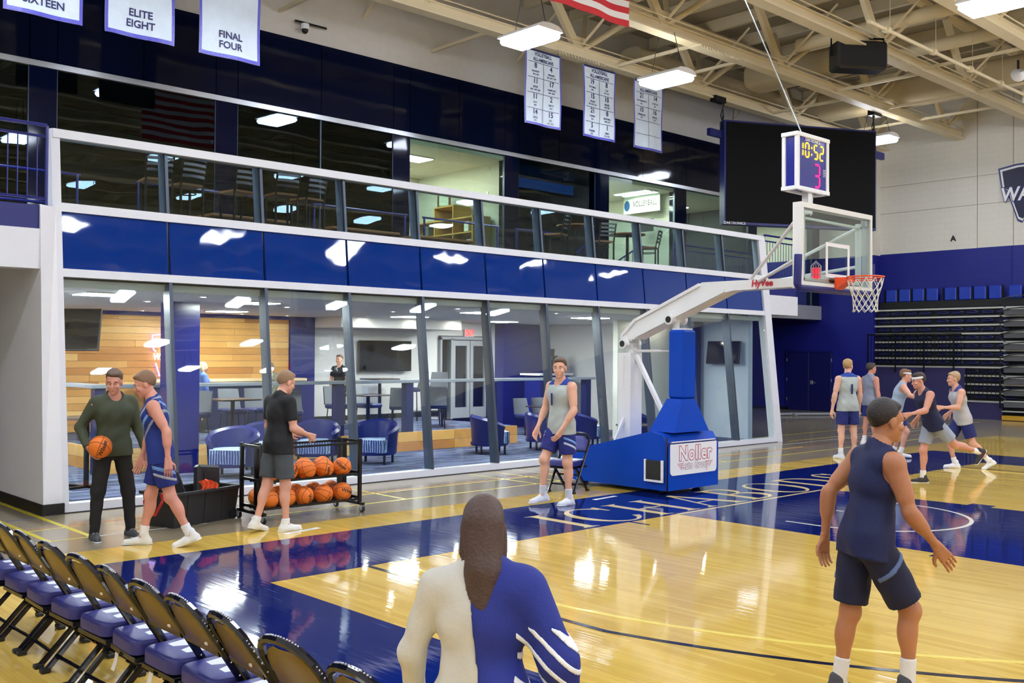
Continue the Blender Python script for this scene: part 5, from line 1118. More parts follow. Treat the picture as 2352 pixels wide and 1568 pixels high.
# ================================================================ people: smooth-union bodies polygonised with surface nets
def snet(f, o, h):
    s = f < 0; nx, ny, nz = f.shape
    c = np.zeros((nx-1, ny-1, nz-1), np.int8)
    for a in (0, 1):
        for b in (0, 1):
            for d in (0, 1): c += s[a:nx-1+a, b:ny-1+b, d:nz-1+d]
    act = (c > 0) & (c < 8); I = np.argwhere(act); idx = -np.ones(act.shape, np.int64); idx[act] = np.arange(len(I))
    pos = np.zeros((len(I), 3)); cnt = np.zeros(len(I)); C8 = [(a, b, d) for a in (0, 1) for b in (0, 1) for d in (0, 1)]
    val = {q: f[I[:, 0]+q[0], I[:, 1]+q[1], I[:, 2]+q[2]] for q in C8}
    for q in C8:
        for ax in range(3):
            if q[ax]: continue
            r = list(q); r[ax] = 1; r = tuple(r); fa, fb = val[q], val[r]; m = (fa < 0) != (fb < 0)
            t = fa[m]/(fa[m]-fb[m]); p = np.tile(np.array(q, float), (m.sum(), 1)); p[:, ax] += t; pos[m] += p; cnt[m] += 1
    pos = (pos/cnt[:, None]+I)*h+np.array(o); F = []
    for ax in range(3):
        b, d = [(1, 2), (2, 0), (0, 1)][ax]
        sl0 = [slice(None)]*3; sl1 = [slice(None)]*3; sl0[ax] = slice(0, -1); sl1[ax] = slice(1, None)
        e = s[tuple(sl0)] != s[tuple(sl1)]; E = np.argwhere(e); ok = (E[:, b] > 0) & (E[:, d] > 0) & (E[:, b] < f.shape[b]-1) & (E[:, d] < f.shape[d]-1); E = E[ok]
        ins = s[E[:, 0], E[:, 1], E[:, 2]]; Q = []
        for db, dd in ((-1, -1), (0, -1), (0, 0), (-1, 0)): X = E.copy(); X[:, b] += db; X[:, d] += dd; Q.append(idx[X[:, 0], X[:, 1], X[:, 2]])
        Q = np.stack(Q, 1); Q[~ins] = Q[~ins][:, ::-1]; F.append(Q)
    F = np.concatenate(F); return pos, F[(F >= 0).all(1)]
class SDF:
    """union of tapered limbs ('c': a, b, ra, rb) and ellipsoids ('e': centre, radii, 3x3)"""
    def __init__(s, prims, k=.03): s.P = prims; s.k = k; s.cuts = []; s.sub = []; s.inter = []; s.wr = 0; s.join = []; s.raw = False
    def mesh(s, h, box=None):
        if box is None: lo, hi = s.box()
        else: lo, hi = box
        return s.run(lo, hi, h)
    def box(s):
        lo = np.full(3, 9.); hi = np.full(3, -9.)
        for p in s.P:
            if p[0] == 'c': pts = np.array([p[1], p[2]]); r = max(p[3], p[4])
            else: pts = np.array([p[1]]); r = max(p[2])
            lo = np.minimum(lo, pts.min(0)-r); hi = np.maximum(hi, pts.max(0)+r)
        return lo-.03-s.k, hi+.03+s.k
    def run(s, lo, hi, h, raw=False):
        s.raw = raw; n = (np.round((hi-lo)/h) if raw else np.ceil((hi-lo)/h)).astype(int)+1
        ax = [lo[i]+h*np.arange(n[i]) for i in range(3)]; f = np.full(n, .2, np.float32)
        for p in s.P:
            k = p[5] if len(p) > 5 and p[0] == 'c' else s.k
            if p[0] == 'c': a, b = np.array(p[1], float), np.array(p[2], float); r = max(p[3], p[4]); l_, h_ = np.minimum(a, b)-r-.06-k, np.maximum(a, b)+r+.06+k
            else: a = np.array(p[1], float); r = max(p[2]); l_, h_ = a-r-.06-k, a+r+.06+k
            i0 = np.clip(((l_-lo)/h).astype(int), 0, n-1); i1 = np.clip(np.ceil((h_-lo)/h).astype(int)+1, 1, n); S_ = tuple(slice(i0[i], i1[i]) for i in range(3))
            G = np.meshgrid(*[ax[i][S_[i]] for i in range(3)], indexing='ij'); X = np.stack(G, -1)
            if p[0] == 'c':
                ab = b-a; t = np.clip(((X-a)@ab)/max(ab@ab, 1e-9), 0, 1); d = np.linalg.norm(X-a-t[..., None]*ab, axis=-1)-(p[3]+(p[4]-p[3])*t)
            else:
                Rm = np.array(p[3]) if len(p) > 3 else np.eye(3); q = (X-a)@Rm; rr = np.array(p[2]); k0 = np.linalg.norm(q/rr, axis=-1); k1 = np.linalg.norm(q/rr**2, axis=-1); d = k0*(k0-1)/np.maximum(k1, 1e-6)
            g = f[S_]; hh = np.clip(.5+.5*(g-d)/k, 0, 1); f[S_] = g*(1-hh)+d*hh-k*hh*(1-hh)
        return s.finish(f, ax, lo, h)
    def finish(s, f, ax, lo, h):
        G = None
        if s.cuts or s.sub or s.wr or s.inter: G = np.stack(np.meshgrid(*ax, indexing='ij'), -1)
        if s.wr: f += s.wr*np.sin(G[..., 0]*31+G[..., 2]*17)*np.sin(G[..., 1]*27-G[..., 2]*23+1.3)
        for pt, nn in s.cuts: f = np.maximum(f, ((G-np.array(pt))@np.array(nn)).astype(np.float32))
        for a, b, r in s.sub:
            a, b = np.array(a, float), np.array(b, float); ab = b-a; t = np.clip(((G-a)@ab)/max(ab@ab, 1e-9), 0, 1); f = np.maximum(f, r-np.linalg.norm(G-a-t[..., None]*ab, axis=-1))
        for fn in s.inter: f = np.maximum(f, fn(G))
        if s.raw: return f
        for q, k in s.join:
            g = q.run(lo, lo+h*(np.array(f.shape)-1), h, True); hh = np.clip(.5+.5*(f-g)/k, 0, 1); f = f*(1-hh)+g*hh-k*hh*(1-hh)
        return snet(f.astype(np.float64), lo, h)
def npobj(name, parts, mat, parent):
    vs = []; fs = []; n = 0
    for v, f in parts: vs.append(v); fs.append(f+n); n += len(v)
    v = np.concatenate(vs); f = np.concatenate(fs); me = bpy.data.meshes.new(name)
    me.vertices.add(len(v)); me.vertices.foreach_set('co', v.astype(np.float32).ravel()); me.loops.add(4*len(f)); me.loops.foreach_set('vertex_index', f.astype(np.int32).ravel())
    me.polygons.add(len(f)); me.polygons.foreach_set('loop_start', np.arange(0, 4*len(f), 4, dtype=np.int32)); me.polygons.foreach_set('use_smooth', np.ones(len(f), bool)); me.update(calc_edges=True); me.validate()
    me.materials.append(mat); o = bpy.data.objects.new(name, me); COL.objects.link(o); o.parent = parent; return o
def rx(a): c, s = math.cos(a), math.sin(a); return np.array([[1, 0, 0], [0, c, -s], [0, s, c]])
def ry(a): c, s = math.cos(a), math.sin(a); return np.array([[c, 0, s], [0, 1, 0], [-s, 0, c]])
def rz_(a): c, s = math.cos(a), math.sin(a); return np.array([[c, -s, 0], [s, c, 0], [0, 0, 1]])
def nrm(v): v = np.array(v, float); return v/np.linalg.norm(v)
def hand(W, d, n, t, s, curl=.35, spread=1.0):
    """palm with four fingers of unequal length and a thumb from its side; d along, n palm side, t thumb side"""
    P = []; d, n, t = nrm(d), nrm(n), nrm(t)
    for o, L_ in ((.030, 0), (.011, 0), (-.009, 0), (-.028, 0)): P.append(('c', W-d*.02*s+t*o*.5*s, W+(d*.085+t*o)*s, .0165*s, .0125*s, .012*s))
    for o, ln, cu in ((.031, .92, .9), (.0105, 1.0, 1.0), (-.0105, .95, 1.05), (-.031, .78, 1.15)):
        p = W+(d*.09+t*o)*s; a = 0.0
        for L_, r0, r1 in ((.043, .0088, .0082), (.027, .0082, .0076), (.022, .0076, .0066)):
            a += curl*cu; q = p+(d*math.cos(a)+n*math.sin(a)+t*o*1.2*spread)*L_*ln*s; P.append(('c', p, q, r0*s, r1*s, .004*s)); p = q
    p = W+(d*.025+t*.028)*s; q = p+(d*.62+t*.66+n*.3)*.045*s; r = q+(d*.85+t*.3+n*.35)*.032*s; u = r+(d*.9+n*.4)*.026*s
    P += [('c', W+(d*.01+t*.012)*s, q, .014*s, .0115*s, .01*s), ('c', q, r, .0105*s, .0095*s, .004*s), ('c', r, u, .0095*s, .008*s, .004*s)]
    return P
SK = {}
def skin_mat(c): 
    k = 'skin_%d_%d' % (c[0], c[2])
    return M(k, c, .5, var=.06, scale=9, bump=.0006, bscale=120)
def person(label, loc, face, H, pose, wear, skin=(222, 168, 140), hair=None, h=.011, heading=None, group=None):
    s = H/1.8; fx, fy = face; rz = math.atan2(-fx, fy); t = T('person', label, 'person', loc, rz, group); ms = skin_mat(skin); g = pose.get
    lean = g('lean', 0); Rt = rz_(g('twist', 0)) @ rx(-lean) @ ry(g('side', 0))
    J = {}; pel = np.zeros(3); 
    def leg(sd, thp, ab, kn, tp):
        hp_ = pel+np.array([sd*.09, 0, 0])*s; td = nrm([sd*math.sin(ab), math.sin(thp)*math.cos(ab), -math.cos(thp)*math.cos(ab)]); kne = hp_+td*.44*s; a = thp-kn
        sd_ = nrm([sd*math.sin(ab)*.5, math.sin(a), -math.cos(a)]); ank = kne+sd_*.43*s; fd = nrm([sd*.12, math.cos(tp), math.sin(tp)]); return hp_, kne, ank, fd, td, sd_
    LG = {sd: leg(sd, *g('legR' if sd > 0 else 'legL', (0.02, .05, .04, 0.0))) for sd in (1, -1)}
    low = min(min(L_[2][2]-.075*s, (L_[2]+L_[3]*.17*s)[2]-.03*s) for L_ in LG.values()); off = np.array([0, 0, -low])
    pel = pel+off; LG = {sd: tuple(x+off if i < 3 else x for i, x in enumerate(L_)) for sd, L_ in LG.items()}
    tp = lambda x, y, z: pel+Rt @ (np.array([x, y, z])*s)
    nk = tp(0, -.005, .55); sh = {sd: tp(sd*.185, -.01, .49) for sd in (1, -1)}
    AR = {}
    for sd in (1, -1):
        ud, fd = g('armR' if sd > 0 else 'armL', ((sd*.18, 0.02, -1), (sd*.05, .18, -1))); ud = nrm(Rt @ nrm(ud)); fd = nrm(Rt @ nrm(fd)); el = sh[sd]+ud*.295*s; wr = el+fd*.255*s; AR[sd] = (el, wr, ud, fd)
    fem = g('female', False); sw = .93 if fem else 1.0
    hipsP = [('e', tp(0, -.005, .02), (np.array([.165, .118, .12]) if not fem else np.array([.17, .12, .12]))*s, Rt)]
    tor = hipsP+[('e', tp(0, .005, .17), np.array([.138*sw, .098, .16])*s, Rt), ('e', tp(0, .0, .36), np.array([.168*sw, .118, .17])*s, Rt), ('c', tp(-.13*sw, -.015, .475), tp(.13*sw, -.015, .475), .062*s, .062*s), ('c', tp(-.10, -.01, .50), tp(0, -.005, .56), .04*s, .052*s), ('c', tp(.10, -.01, .50), tp(0, -.005, .56), .04*s, .052*s)]
    if fem: tor += [('e', tp(sx_*.07, .09, .35), np.array([.06, .05, .06])*s, Rt) for sx_ in (1, -1)]
    else: tor += [('e', tp(sx_*.07, .064, .40), np.array([.088, .045, .065])*s, Rt) for sx_ in (1, -1)]
    hd = g('head', (0, 0)); Rh = Rt @ rz_(hd[0]) @ rx(-hd[1]) @ rx(lean*.7) if g('level', True) else Rt @ rz_(hd[0]) @ rx(-hd[1])
    hb = nk+Rt @ np.array([0, .012, .045])*s; hc = hb+Rh @ np.array([0, .02, .115])*s
    hp_ = lambda x, y, z: hc+Rh @ (np.array([x, y, z])*s)
    neck = [('c', tp(0, -.01, .52), hb+Rh @ np.array([0, 0, .03])*s, .058*s*sw, .052*s*sw)]
    arms = []; armc = []
    for sd in (1, -1):
        el, wr, ud, fd = AR[sd]; m_ = .9 if fem else 1.0
        arms += [('e', sh[sd]+ud*.015*s, np.array([.058, .060, .062])*s*m_), ('c', sh[sd], el, .050*s*m_, .037*s*m_), ('c', sh[sd]+ud*.10*s, sh[sd]+ud*.20*s, .050*s*m_, .044*s*m_), ('c', el, wr, .038*s*m_, .025*s*m_), ('c', el+fd*.05*s, el+fd*.11*s, .042*s*m_, .037*s*m_)]
    legs = []
    for sd in (1, -1):
        hp2, kn, an, fd, td, sdn = LG[sd]; back = nrm(np.cross(sdn, np.array([1., 0, 0]))); back = back if back[1] < 0 else -back
        legs += [('c', hp2, kn, .088*s, .056*s), ('c', kn, an, .050*s, .034*s), ('e', kn+sdn*.12*s+back*.018*s, np.array([.048, .052, .10])*s, np.array([np.cross(back, -sdn), back, -sdn]).T), ('e', kn+np.array([0, .012, 0])*s, np.array([.048, .05, .058])*s), ('c', an, an-np.array([0, 0, .03])*s, .036*s, .038*s)]
    parts = [SDF(tor+neck+arms+legs, .035*s).mesh(h)]
    # head and hands get a finer grid
    face_ = [('e', hp_(0, -.012, .035), np.array([.076, .097, .088])*s, Rh), ('e', hp_(0, .022, -.04), np.array([.060, .07, .078])*s, Rh), ('e', hp_(0, .066, -.095), np.array([.026, .024, .02])*s, Rh), ('c', hp_(-.035, .079, .026), hp_(.035, .079, .026), .012*s, .012*s), ('c', hp_(0, .088, .018), hp_(0, .108, -.024), .007*s, .012*s, .012*s), ('e', hp_(-.04, .066, -.025), np.array([.022, .02, .02])*s, Rh), ('e', hp_(.04, .066, -.025), np.array([.022, .02, .02])*s, Rh),
             ('e', hp_(.077, -.005, -.005), np.array([.009, .02, .032])*s, Rh), ('e', hp_(-.077, -.005, -.005), np.array([.009, .02, .032])*s, Rh), ('c', hp_(-.02, .082, -.058), hp_(.02, .082, -.058), .008*s, .008*s, .01*s), ('c', hp_(-.045, .072, .019), hp_(-.019, .081, .019), .006*s, .006*s, .006*s), ('c', hp_(.045, .072, .019), hp_(.019, .081, .019), .006*s, .006*s, .006*s), ('c', hp_(-.018, .08, -.07), hp_(.018, .08, -.07), .009*s, .009*s, .01*s), ('c', hb-Rt @ np.array([0, 0, .03])*s, hp_(0, -.015, -.05), .054*s*sw, .054*s*sw)]
    sf = SDF(face_, .016*s); sf.sub = [(hp_(x, .102, .008), hp_(x, .102, .009), .0185*s) for x in (-.031, .031)]
    parts.append(sf.mesh(.0065 if h < .012 else .008))
    HD = g('hands', {})
    for sd in (1, -1):
        el, wr, ud, fd = AR[sd]; hd2 = HD.get(sd, {}); dd = nrm(Rt @ np.array(hd2['d'])) if 'd' in hd2 else fd
        n_ = nrm(Rt @ np.array(hd2.get('n', (-sd, 0.15, 0)))); n_ = nrm(n_-dd*(n_@dd)); th = np.cross(n_, dd)*(1 if sd > 0 else -1)
        if 't' in hd2: th = nrm(Rt @ np.array(hd2['t']))
        parts.append(SDF(hand(wr+dd*.02*s, dd, n_, th, s*(1.0 if not fem else .9), hd2.get('curl', .32)), .01*s).mesh(.0042))
    npobj('body', parts, ms, t)
    for x in (-.031, .031):
        e = MB().ball(tuple(hp_(x, .0735, .008)), .0125*s, 12, 8).build('eye', M('eye_white', (236, 232, 228), .2), t, smooth=True); MB().ball(tuple(hp_(x, .0822, .008)), .0058*s, 10, 6).build('iris', M('iris_dark', (50, 40, 36), .2), e, smooth=True)
        b_ = MB().tube([tuple(hp_(x-.02, .085, .03)), tuple(hp_(x, .093, .036)), tuple(hp_(x+.02, .085, .03))], .0045*s, 5).build('eyebrow', M('brow', (90, 66, 48), .8), t)
    MB().tube([tuple(hp_(-.022, .078, -.064)), tuple(hp_(-.008, .0895, -.062)), tuple(hp_(.008, .0895, -.062)), tuple(hp_(.022, .078, -.064))], .0052*s, 6).build('lips', M('lips', (178, 104, 96), .5), t)
    # hair
    if hair:
        col, kind = hair; mh = M('hair_%d_%d' % (col[0], col[2]), col, .55, var=.25, scale=60, bump=.004, bscale=90)
        P = [('e', hp_(0, -.026, .042), np.array([.083, .101, .094])*s, Rh), ('e', hp_(0, -.03, .07), np.array([.076, .085, .072])*s, Rh)]
        if kind == 'short': P += [('e', hp_(0, .03, .100), np.array([.058, .052, .030])*s, Rh)]
        if kind == 'long':
            P += [('c', hp_(0, -.07, .02), hp_(0, -.10, -.16), .085*s, .07*s), ('c', hp_(0, -.10, -.16), hp_(0, -.11, -.36), .075*s, .05*s), ('c', hp_(.055, -.03, 0), hp_(.075, -.03, -.24), .04*s, .03*s), ('c', hp_(-.055, -.03, 0), hp_(-.075, -.03, -.24), .04*s, .03*s)]
        if kind == 'bob': P += [('c', hp_(.05, -.04, 0), hp_(.075, -.02, -.12), .045*s, .035*s), ('c', hp_(-.05, -.04, 0), hp_(-.075, -.02, -.12), .045*s, .035*s), ('c', hp_(0, -.07, .0), hp_(0, -.07, -.12), .07*s, .06*s)]
        q = SDF(P, .02*s); q.wr = .004*s
        if kind == 'short': q.cuts = [(hp_(0, .035, .05), Rh @ nrm([0, .62, -.78])), (hp_(0, -.05, -.05), Rh @ nrm([0, .25, -1]))]
        else: q.cuts = [(hp_(0, .062, .07), Rh @ nrm([0, .86, -.5]))]
        npobj('hair', [q.mesh(.008)], mh, t)
    # clothes
    for w in wear:
        k = w[0]; col = w[1]; mt = M('cloth_%d_%d_%d' % tuple(col), col, .75, var=.07, scale=12, bump=.0015, bscale=60); opt = w[2] if len(w) > 2 else {}
        inf = lambda pr, e: [('c', p[1], p[2], p[3]+e, p[4]+e)+tuple(p[5:]) if p[0] == 'c' else ('e', p[1], np.array(p[2])+e)+tuple(p[3:]) for p in pr]
        if k in ('jersey', 'tee', 'sweater', 'polo'):
            e = {'jersey': .016, 'tee': .016, 'sweater': .024, 'polo': .014}[k]*s; P = inf(tor, e); hem = opt.get('hem', -.09)
            P += [('c', tp(-.075, 0, .04), tp(-.08, .01, hem-.05), .118*s, .130*s), ('c', tp(.075, 0, .04), tp(.08, .01, hem-.05), .118*s, .130*s)]
            P += [('e', tp(0, .0, .14), np.array([.16*sw, .12, .18])*s, Rt)]
            base = SDF(P, .04*s); base.wr = .004*s; base.cuts = [(tp(0, 0, hem), Rt @ np.array([0, 0, -1.]))]; base.sub = [(tp(0, .03, .60), tp(0, .06, .585), (.092 if k == 'jersey' else .075)*s)]
            if k == 'jersey': base.sub += [(sh[sd]+Rt @ np.array([sd*.035, 0, .04])*s, sh[sd]+Rt @ np.array([sd*.03, 0, -.06])*s, .078*s) for sd in (1, -1)]
            if k != 'jersey':
                lo, hi = base.box()
                for sd in (1, -1):
                    el, wr, ud, fd = AR[sd]
                    if k in ('tee', 'polo'): q = SDF([('c', sh[sd], el, .064*s, .060*s)], .03*s); q.cuts = [(sh[sd]+ud*(.21 if k == 'tee' else .2)*s, ud)]
                    else: q = SDF([('c', sh[sd], el, .064*s, .053*s), ('c', el, wr, .055*s, .040*s)], .03*s); q.cuts = [(wr, fd)]; q.wr = .004*s
                    base.join.append((q, .045*s)); l2, h2 = q.box(); lo = np.minimum(lo, l2); hi = np.maximum(hi, h2)
                bm = [base.mesh(h, (lo, hi))]
            else: bm = [base.mesh(h)]
            o = npobj({'jersey': 'jersey', 'tee': 'tee_shirt', 'sweater': 'sweatshirt', 'polo': 'polo_shirt'}[k], bm, mt, t)
            for (c2, fn, nm) in opt.get('patches', ()):     # trims cut from the same surface, slightly proud of it
                q = SDF(inf(P, .004*s), .04*s); q.wr = .004*s; q.cuts = base.cuts; q.sub = base.sub; RtT = Rt.T; q.inter = [lambda G, fn=fn: fn(((G-pel)@Rt)/s).astype(np.float32)]
                npobj(nm, [q.mesh(h)], M('cloth_%d_%d_%d' % tuple(c2), c2, .75, var=.07, scale=12), o)
            if 'number' in opt:
                n_, yy, zz, size, c2 = opt['number']; F = Matrix([list(Rt[0]), list(Rt[1]), list(Rt[2])]).to_4x4(); 
                if yy < 0: F = F @ FR((0, 0, 0), (1, 0, 0), (0, 0, 1))
                else: F = F @ FR((0, 0, 0), (-1, 0, 0), (0, 0, 1))
                F.translation = V(tp(0, yy, zz)); q = text_mb(n_, size*s, F, .03, .0); q2 = MB(); q2.add(q.v+[tuple(V(v)+V(tuple(Rt @ np.array([0, math.copysign(-.02, yy), 0])))) for v in q.v], q.f); q2.build('number', M('cloth_%d_%d_%d' % tuple(c2), c2, .75), o)
        elif k == 'drape':      # a jacket hung over the right shoulder and arm
            el, wr, ud, fd = AR[1]
            P = inf(tor, .036*s)+[('c', sh[1], el, .086*s, .074*s), ('c', el, wr-fd*.04*s, .074*s, .062*s), ('c', tp(.09, -.02, .1), tp(.10, -.03, -.16), .115*s, .12*s)]
            def half(P):
                q = SDF(P, .05*s); q.wr = .003*s; q.cuts = [(tp(.045, 0, 0), Rt @ nrm([-1, .0, -.12])), (tp(0, 0, -.20), Rt @ np.array([0, 0, -1.]))]; return q
            o = npobj('draped_jacket', [half(P).mesh(h)], mt, t)
            q = half(inf(P, .004*s)); q.inter = [lambda G: np.where(((G-pel)@Rt)[..., 0] > .16*s, np.abs(np.mod(((G-pel)@Rt)[..., 2]*1.0+((G-pel)@Rt)[..., 0]*.9-.02, .07)-.035)-.011+np.maximum(0, ((G-pel)@Rt)[..., 2]-.30)+np.maximum(0, .0-((G-pel)@Rt)[..., 2]), .1).astype(np.float32)]
            npobj('stripe', [q.mesh(.006)], m_white, o)
        elif k == 'shorts':
            bm = []; L_ = opt.get('len', .33)
            P = inf(hipsP, .010*s)
            for sd in (1, -1): hp2, kn, an, fd, td, sdn = LG[sd]; P.append(('c', hp2+td*.06*s, hp2+td*(L_+.08)*s, .106*s, .101*s))
            wa = (tp(0, 0, .11), Rt @ np.array([0, 0, 1.])); b0_ = SDF([P[0]], .03*s); b0_.cuts = [wa]; lo, hi = b0_.box()
            for sd in (1, -1):
                hp2, kn, an, fd, td, sdn = LG[sd]; q = SDF([P[1 if sd > 0 else 2]], .03*s); q.wr = .004*s; q.cuts = [(hp2+td*L_*s, td), wa]; b0_.join.append((q, .02*s)); l2, h2 = q.box(); lo = np.minimum(lo, l2); hi = np.maximum(hi, h2)
            bm.append(b0_.mesh(h, (lo, hi)))
            o = npobj('shorts', bm, mt, t)
            for (c2, u0, u1) in opt.get('stripes', ()):
                for sd in (1, -1):
                    hp2, kn, an, fd, td, sdn = LG[sd]; q = SDF(inf([P[1 if sd > 0 else 2]], .006*s), .03*s); q.wr = .004*s; q.cuts = [(hp2+td*L_*s, td)]
                    q.inter = [lambda G, hp2=hp2, td=td, sd=sd: np.maximum(np.maximum(u0-((G-hp2)@td)/s-.5*((G-hp2)[..., 1])/s, ((G-hp2)@td)/s+.5*((G-hp2)[..., 1])/s-u1)*s, -(sd*(G-hp2)[..., 0]-.045*s)).astype(np.float32)]
                    npobj('stripe', [q.mesh(h)], M('cloth_%d_%d_%d' % tuple(c2), c2, .75), o)
        elif k == 'pants':
            P = inf(hipsP, .014*s); bm = []
            for sd in (1, -1): hp2, kn, an, fd, td, sdn = LG[sd]; P += [('c', hp2, kn, .098*s, .072*s), ('c', kn, an-sdn*.02*s, .070*s, .050*s)]
            q = SDF(P, .03*s); q.wr = .004*s; q.cuts = [(tp(0, 0, .11), Rt @ np.array([0, 0, 1.]))]; npobj('trousers', [q.mesh(h)], mt, t)
        elif k == 'shoes':
            for sd in (1, -1):
                hp2, kn, an, fd, td, sdn = LG[sd]; up_ = nrm(np.cross(np.cross(fd, [0, 0, 1.]), fd)); b_ = an-up_*.045*s
                P = [('c', b_-fd*.045*s, b_+fd*.05*s, .045*s, .044*s), ('c', b_+fd*.05*s-up_*.004*s, b_+fd*.165*s-up_*.008*s, .046*s, .034*s), ('c', b_-fd*.02*s, an+up_*.03*s-fd*.01*s, .045*s, .046*s)]
                q = SDF(P, .03*s); q.cuts = [(b_-up_*.022*s, -up_)]; o = npobj('shoe', [q.mesh(.009)], mt, t)
                q = SDF([('c', b_-fd*.05*s-up_*.012*s, b_+fd*.17*s-up_*.012*s, .049*s, .040*s)], .01*s); q.cuts = [(b_-up_*.030*s, -up_), (b_-up_*.014*s, up_)]; npobj('sole', [q.mesh(.009)], M('sole_white', (226, 226, 228), .6), o)
                lc = MB()
                for j in range(4): c_ = an+fd*(.045+.022*j)*s+up_*(.012-.016*j)*s; sv = nrm(np.cross(fd, up_)); lc.tube([tuple(c_-sv*.028*s-up_*.008*s), tuple(c_+up_*.004*s), tuple(c_+sv*.028*s-up_*.008*s)], .004*s, 5)
                lc.build('laces', M('lace', opt.get('lace', (220, 220, 224)), .7) if 'lace' not in opt else M('lace_%d' % opt['lace'][0], opt['lace'], .7), o)
        elif k == 'socks':
            for sd in (1, -1): hp2, kn, an, fd, td, sdn = LG[sd]; q = SDF([('c', an+np.array([0, 0, -.01]), an-sdn*opt.get('len', .12)*s, .042*s, .046*s)], .01*s); q.cuts = [(an-sdn*opt.get('len', .12)*s, -sdn)]; npobj('sock', [q.mesh(.009)], mt, t)
        elif k == 'headband': q = SDF([('e', hp_(0, -.015, .05), np.array([.088, .107, .09])*s, Rh)], .01); q.cuts = [(hp_(0, 0, .075), Rh @ np.array([0, 0, 1.])), (hp_(0, 0, .04), Rh @ np.array([0, 0, -1.]))]; npobj('headband', [q.mesh(.008)], mt, t)
    t['_wr'] = [float(v) for v in AR[1][1]]; return t, AR, Rt, s
GREY = (176, 184, 180); NAVY = (22, 34, 104); DNAVY = (16, 22, 62); WHT = (232, 232, 234)
yoke = lambda p: np.maximum(.44-p[..., 2], -(p[..., 1]*-1+.02)*0-1)          # everything above the shoulder line
side = lambda p: np.maximum(.105-np.abs(p[..., 0]), p[..., 2]-.40)
diag = lambda c, w: (lambda p: np.abs(p[..., 2]*.8+p[..., 1]*.75+p[..., 0]*.35-c)-w)
def blackpersons(): pass
# 1 man in olive sweatshirt with the ball under his arm
p_ol, AR, Rt, s = person('person in olive sweatshirt and black trousers holding a basketball', (-7.83, 3.0, 0), (-.05, -1), 1.86, dict(lean=.05, legR=(.0, .13, .03, 0), legL=(.02, .16, .05, 0), armR=((.42, -.25, -.85), (-.1, .55, -.62)), armL=((-.25, .1, -1), (-.1, .5, -.8)), head=(-.5, .25), hands={1: dict(n=(-.9, .1, .3), curl=.42, d=(-.15, .75, -.55))}),
    [('sweater', (62, 70, 50), {'hem': -.06}), ('pants', (20, 20, 22)), ('shoes', (66, 68, 70), {'lace': (170, 172, 170)})], (214, 150, 128), ((96, 74, 56), 'short'))
# 2 player in blue walking left
person('person in blue sleeveless jersey and shorts walking left in white shoes', (-7.62, 2.26, .006), (-.85, .45), 1.87, dict(lean=.16, legR=(.22, .03, .05, 0), legL=(-.24, .03, .22, -.3), armR=((.15, .35, -1), (.0, .45, -.9)), armL=((-.2, -.35, -1), (-.1, .1, -1)), head=(.15, .3)),
    [('jersey', (24, 48, 128), {'patches': [((120, 160, 220), diag(.30, .018), 'stripe'), ((150, 160, 175), diag(.38, .016), 'stripe'), ((150, 160, 175), diag(.22, .016), 'stripe')]}), ('shorts', (24, 40, 120), {'stripes': [((110, 150, 215), .12, .16), ((170, 170, 176), .19, .22)]}), ('shoes', (224, 224, 218)), ('socks', WHT)], (216, 150, 128), ((132, 100, 74), 'short'))
# 3 man in black tee by the rack
person('person in black tee and grey shorts standing at the ball rack', (-6.24, 2.26, .006), (.93, .12), 1.84, dict(lean=.06, legR=(.05, .03, .03, 0), legL=(-.16, .02, .18, -.25), armR=((.15, .1, -1), (-.15, .95, -.28)), armL=((-.2, .15, -1), (.15, .95, -.2)), head=(-.15, .3), hands={1: dict(curl=.5), -1: dict(curl=.5)}),
    [('tee', (20, 21, 24)), ('shorts', (72, 78, 82), {'len': .36}), ('shoes', (228, 228, 222)), ('socks', WHT, {'len': .07})], (222, 164, 140), ((150, 118, 88), 'short'))
# 4 player in grey jersey left of the hoop
person('person in grey jersey and navy shorts standing left of the hoop base', (-2.33, 1.56, .006), (-1.0, .05), 2.0, dict(lean=.03, legR=(.42, .04, .38, -.1), legL=(-.02, .03, .02, 0), armR=((.2, .2, -1), (-.1, .55, -.8)), armL=((-.22, .12, -1), (.25, .55, -.85)), head=(.6, .1)),
    [('jersey', GREY, {'patches': [((28, 60, 150), lambda p: np.maximum(.505-p[..., 2], -1), 'shoulder_trim')], 'number': ('1', .155, .33, .2, NAVY)}), ('shorts', (26, 36, 118), {'stripes': [((120, 165, 225), .16, .19), ((190, 200, 215), .22, .25)]}), ('shoes', (216, 218, 226), {'lace': (235, 235, 240)}), ('socks', (205, 206, 214))], (222, 168, 142), ((92, 74, 58), 'short'))
# 5 player number one seen from behind
person('person in grey jersey numbered one seen from behind near the far lane', (6.30, 2.05, .006), (.50, .80), 1.98, dict(legR=(.0, .06, .03, 0), legL=(.03, .06, .03, 0), armR=((.2, .05, -1), (.1, .25, -1)), armL=((-.25, .0, -1), (-.08, .2, -1)), head=(-.85, .05)),
    [('jersey', GREY, {'patches': [((30, 66, 150), lambda p: np.maximum(.52-p[..., 2], -1), 'shoulder_trim')], 'number': ('1', -.15, .30, .24, (24, 44, 96))}), ('shorts', (26, 38, 108)), ('shoes', (204, 210, 222)), ('socks', WHT)], (226, 176, 152), ((178, 142, 92), 'short'))
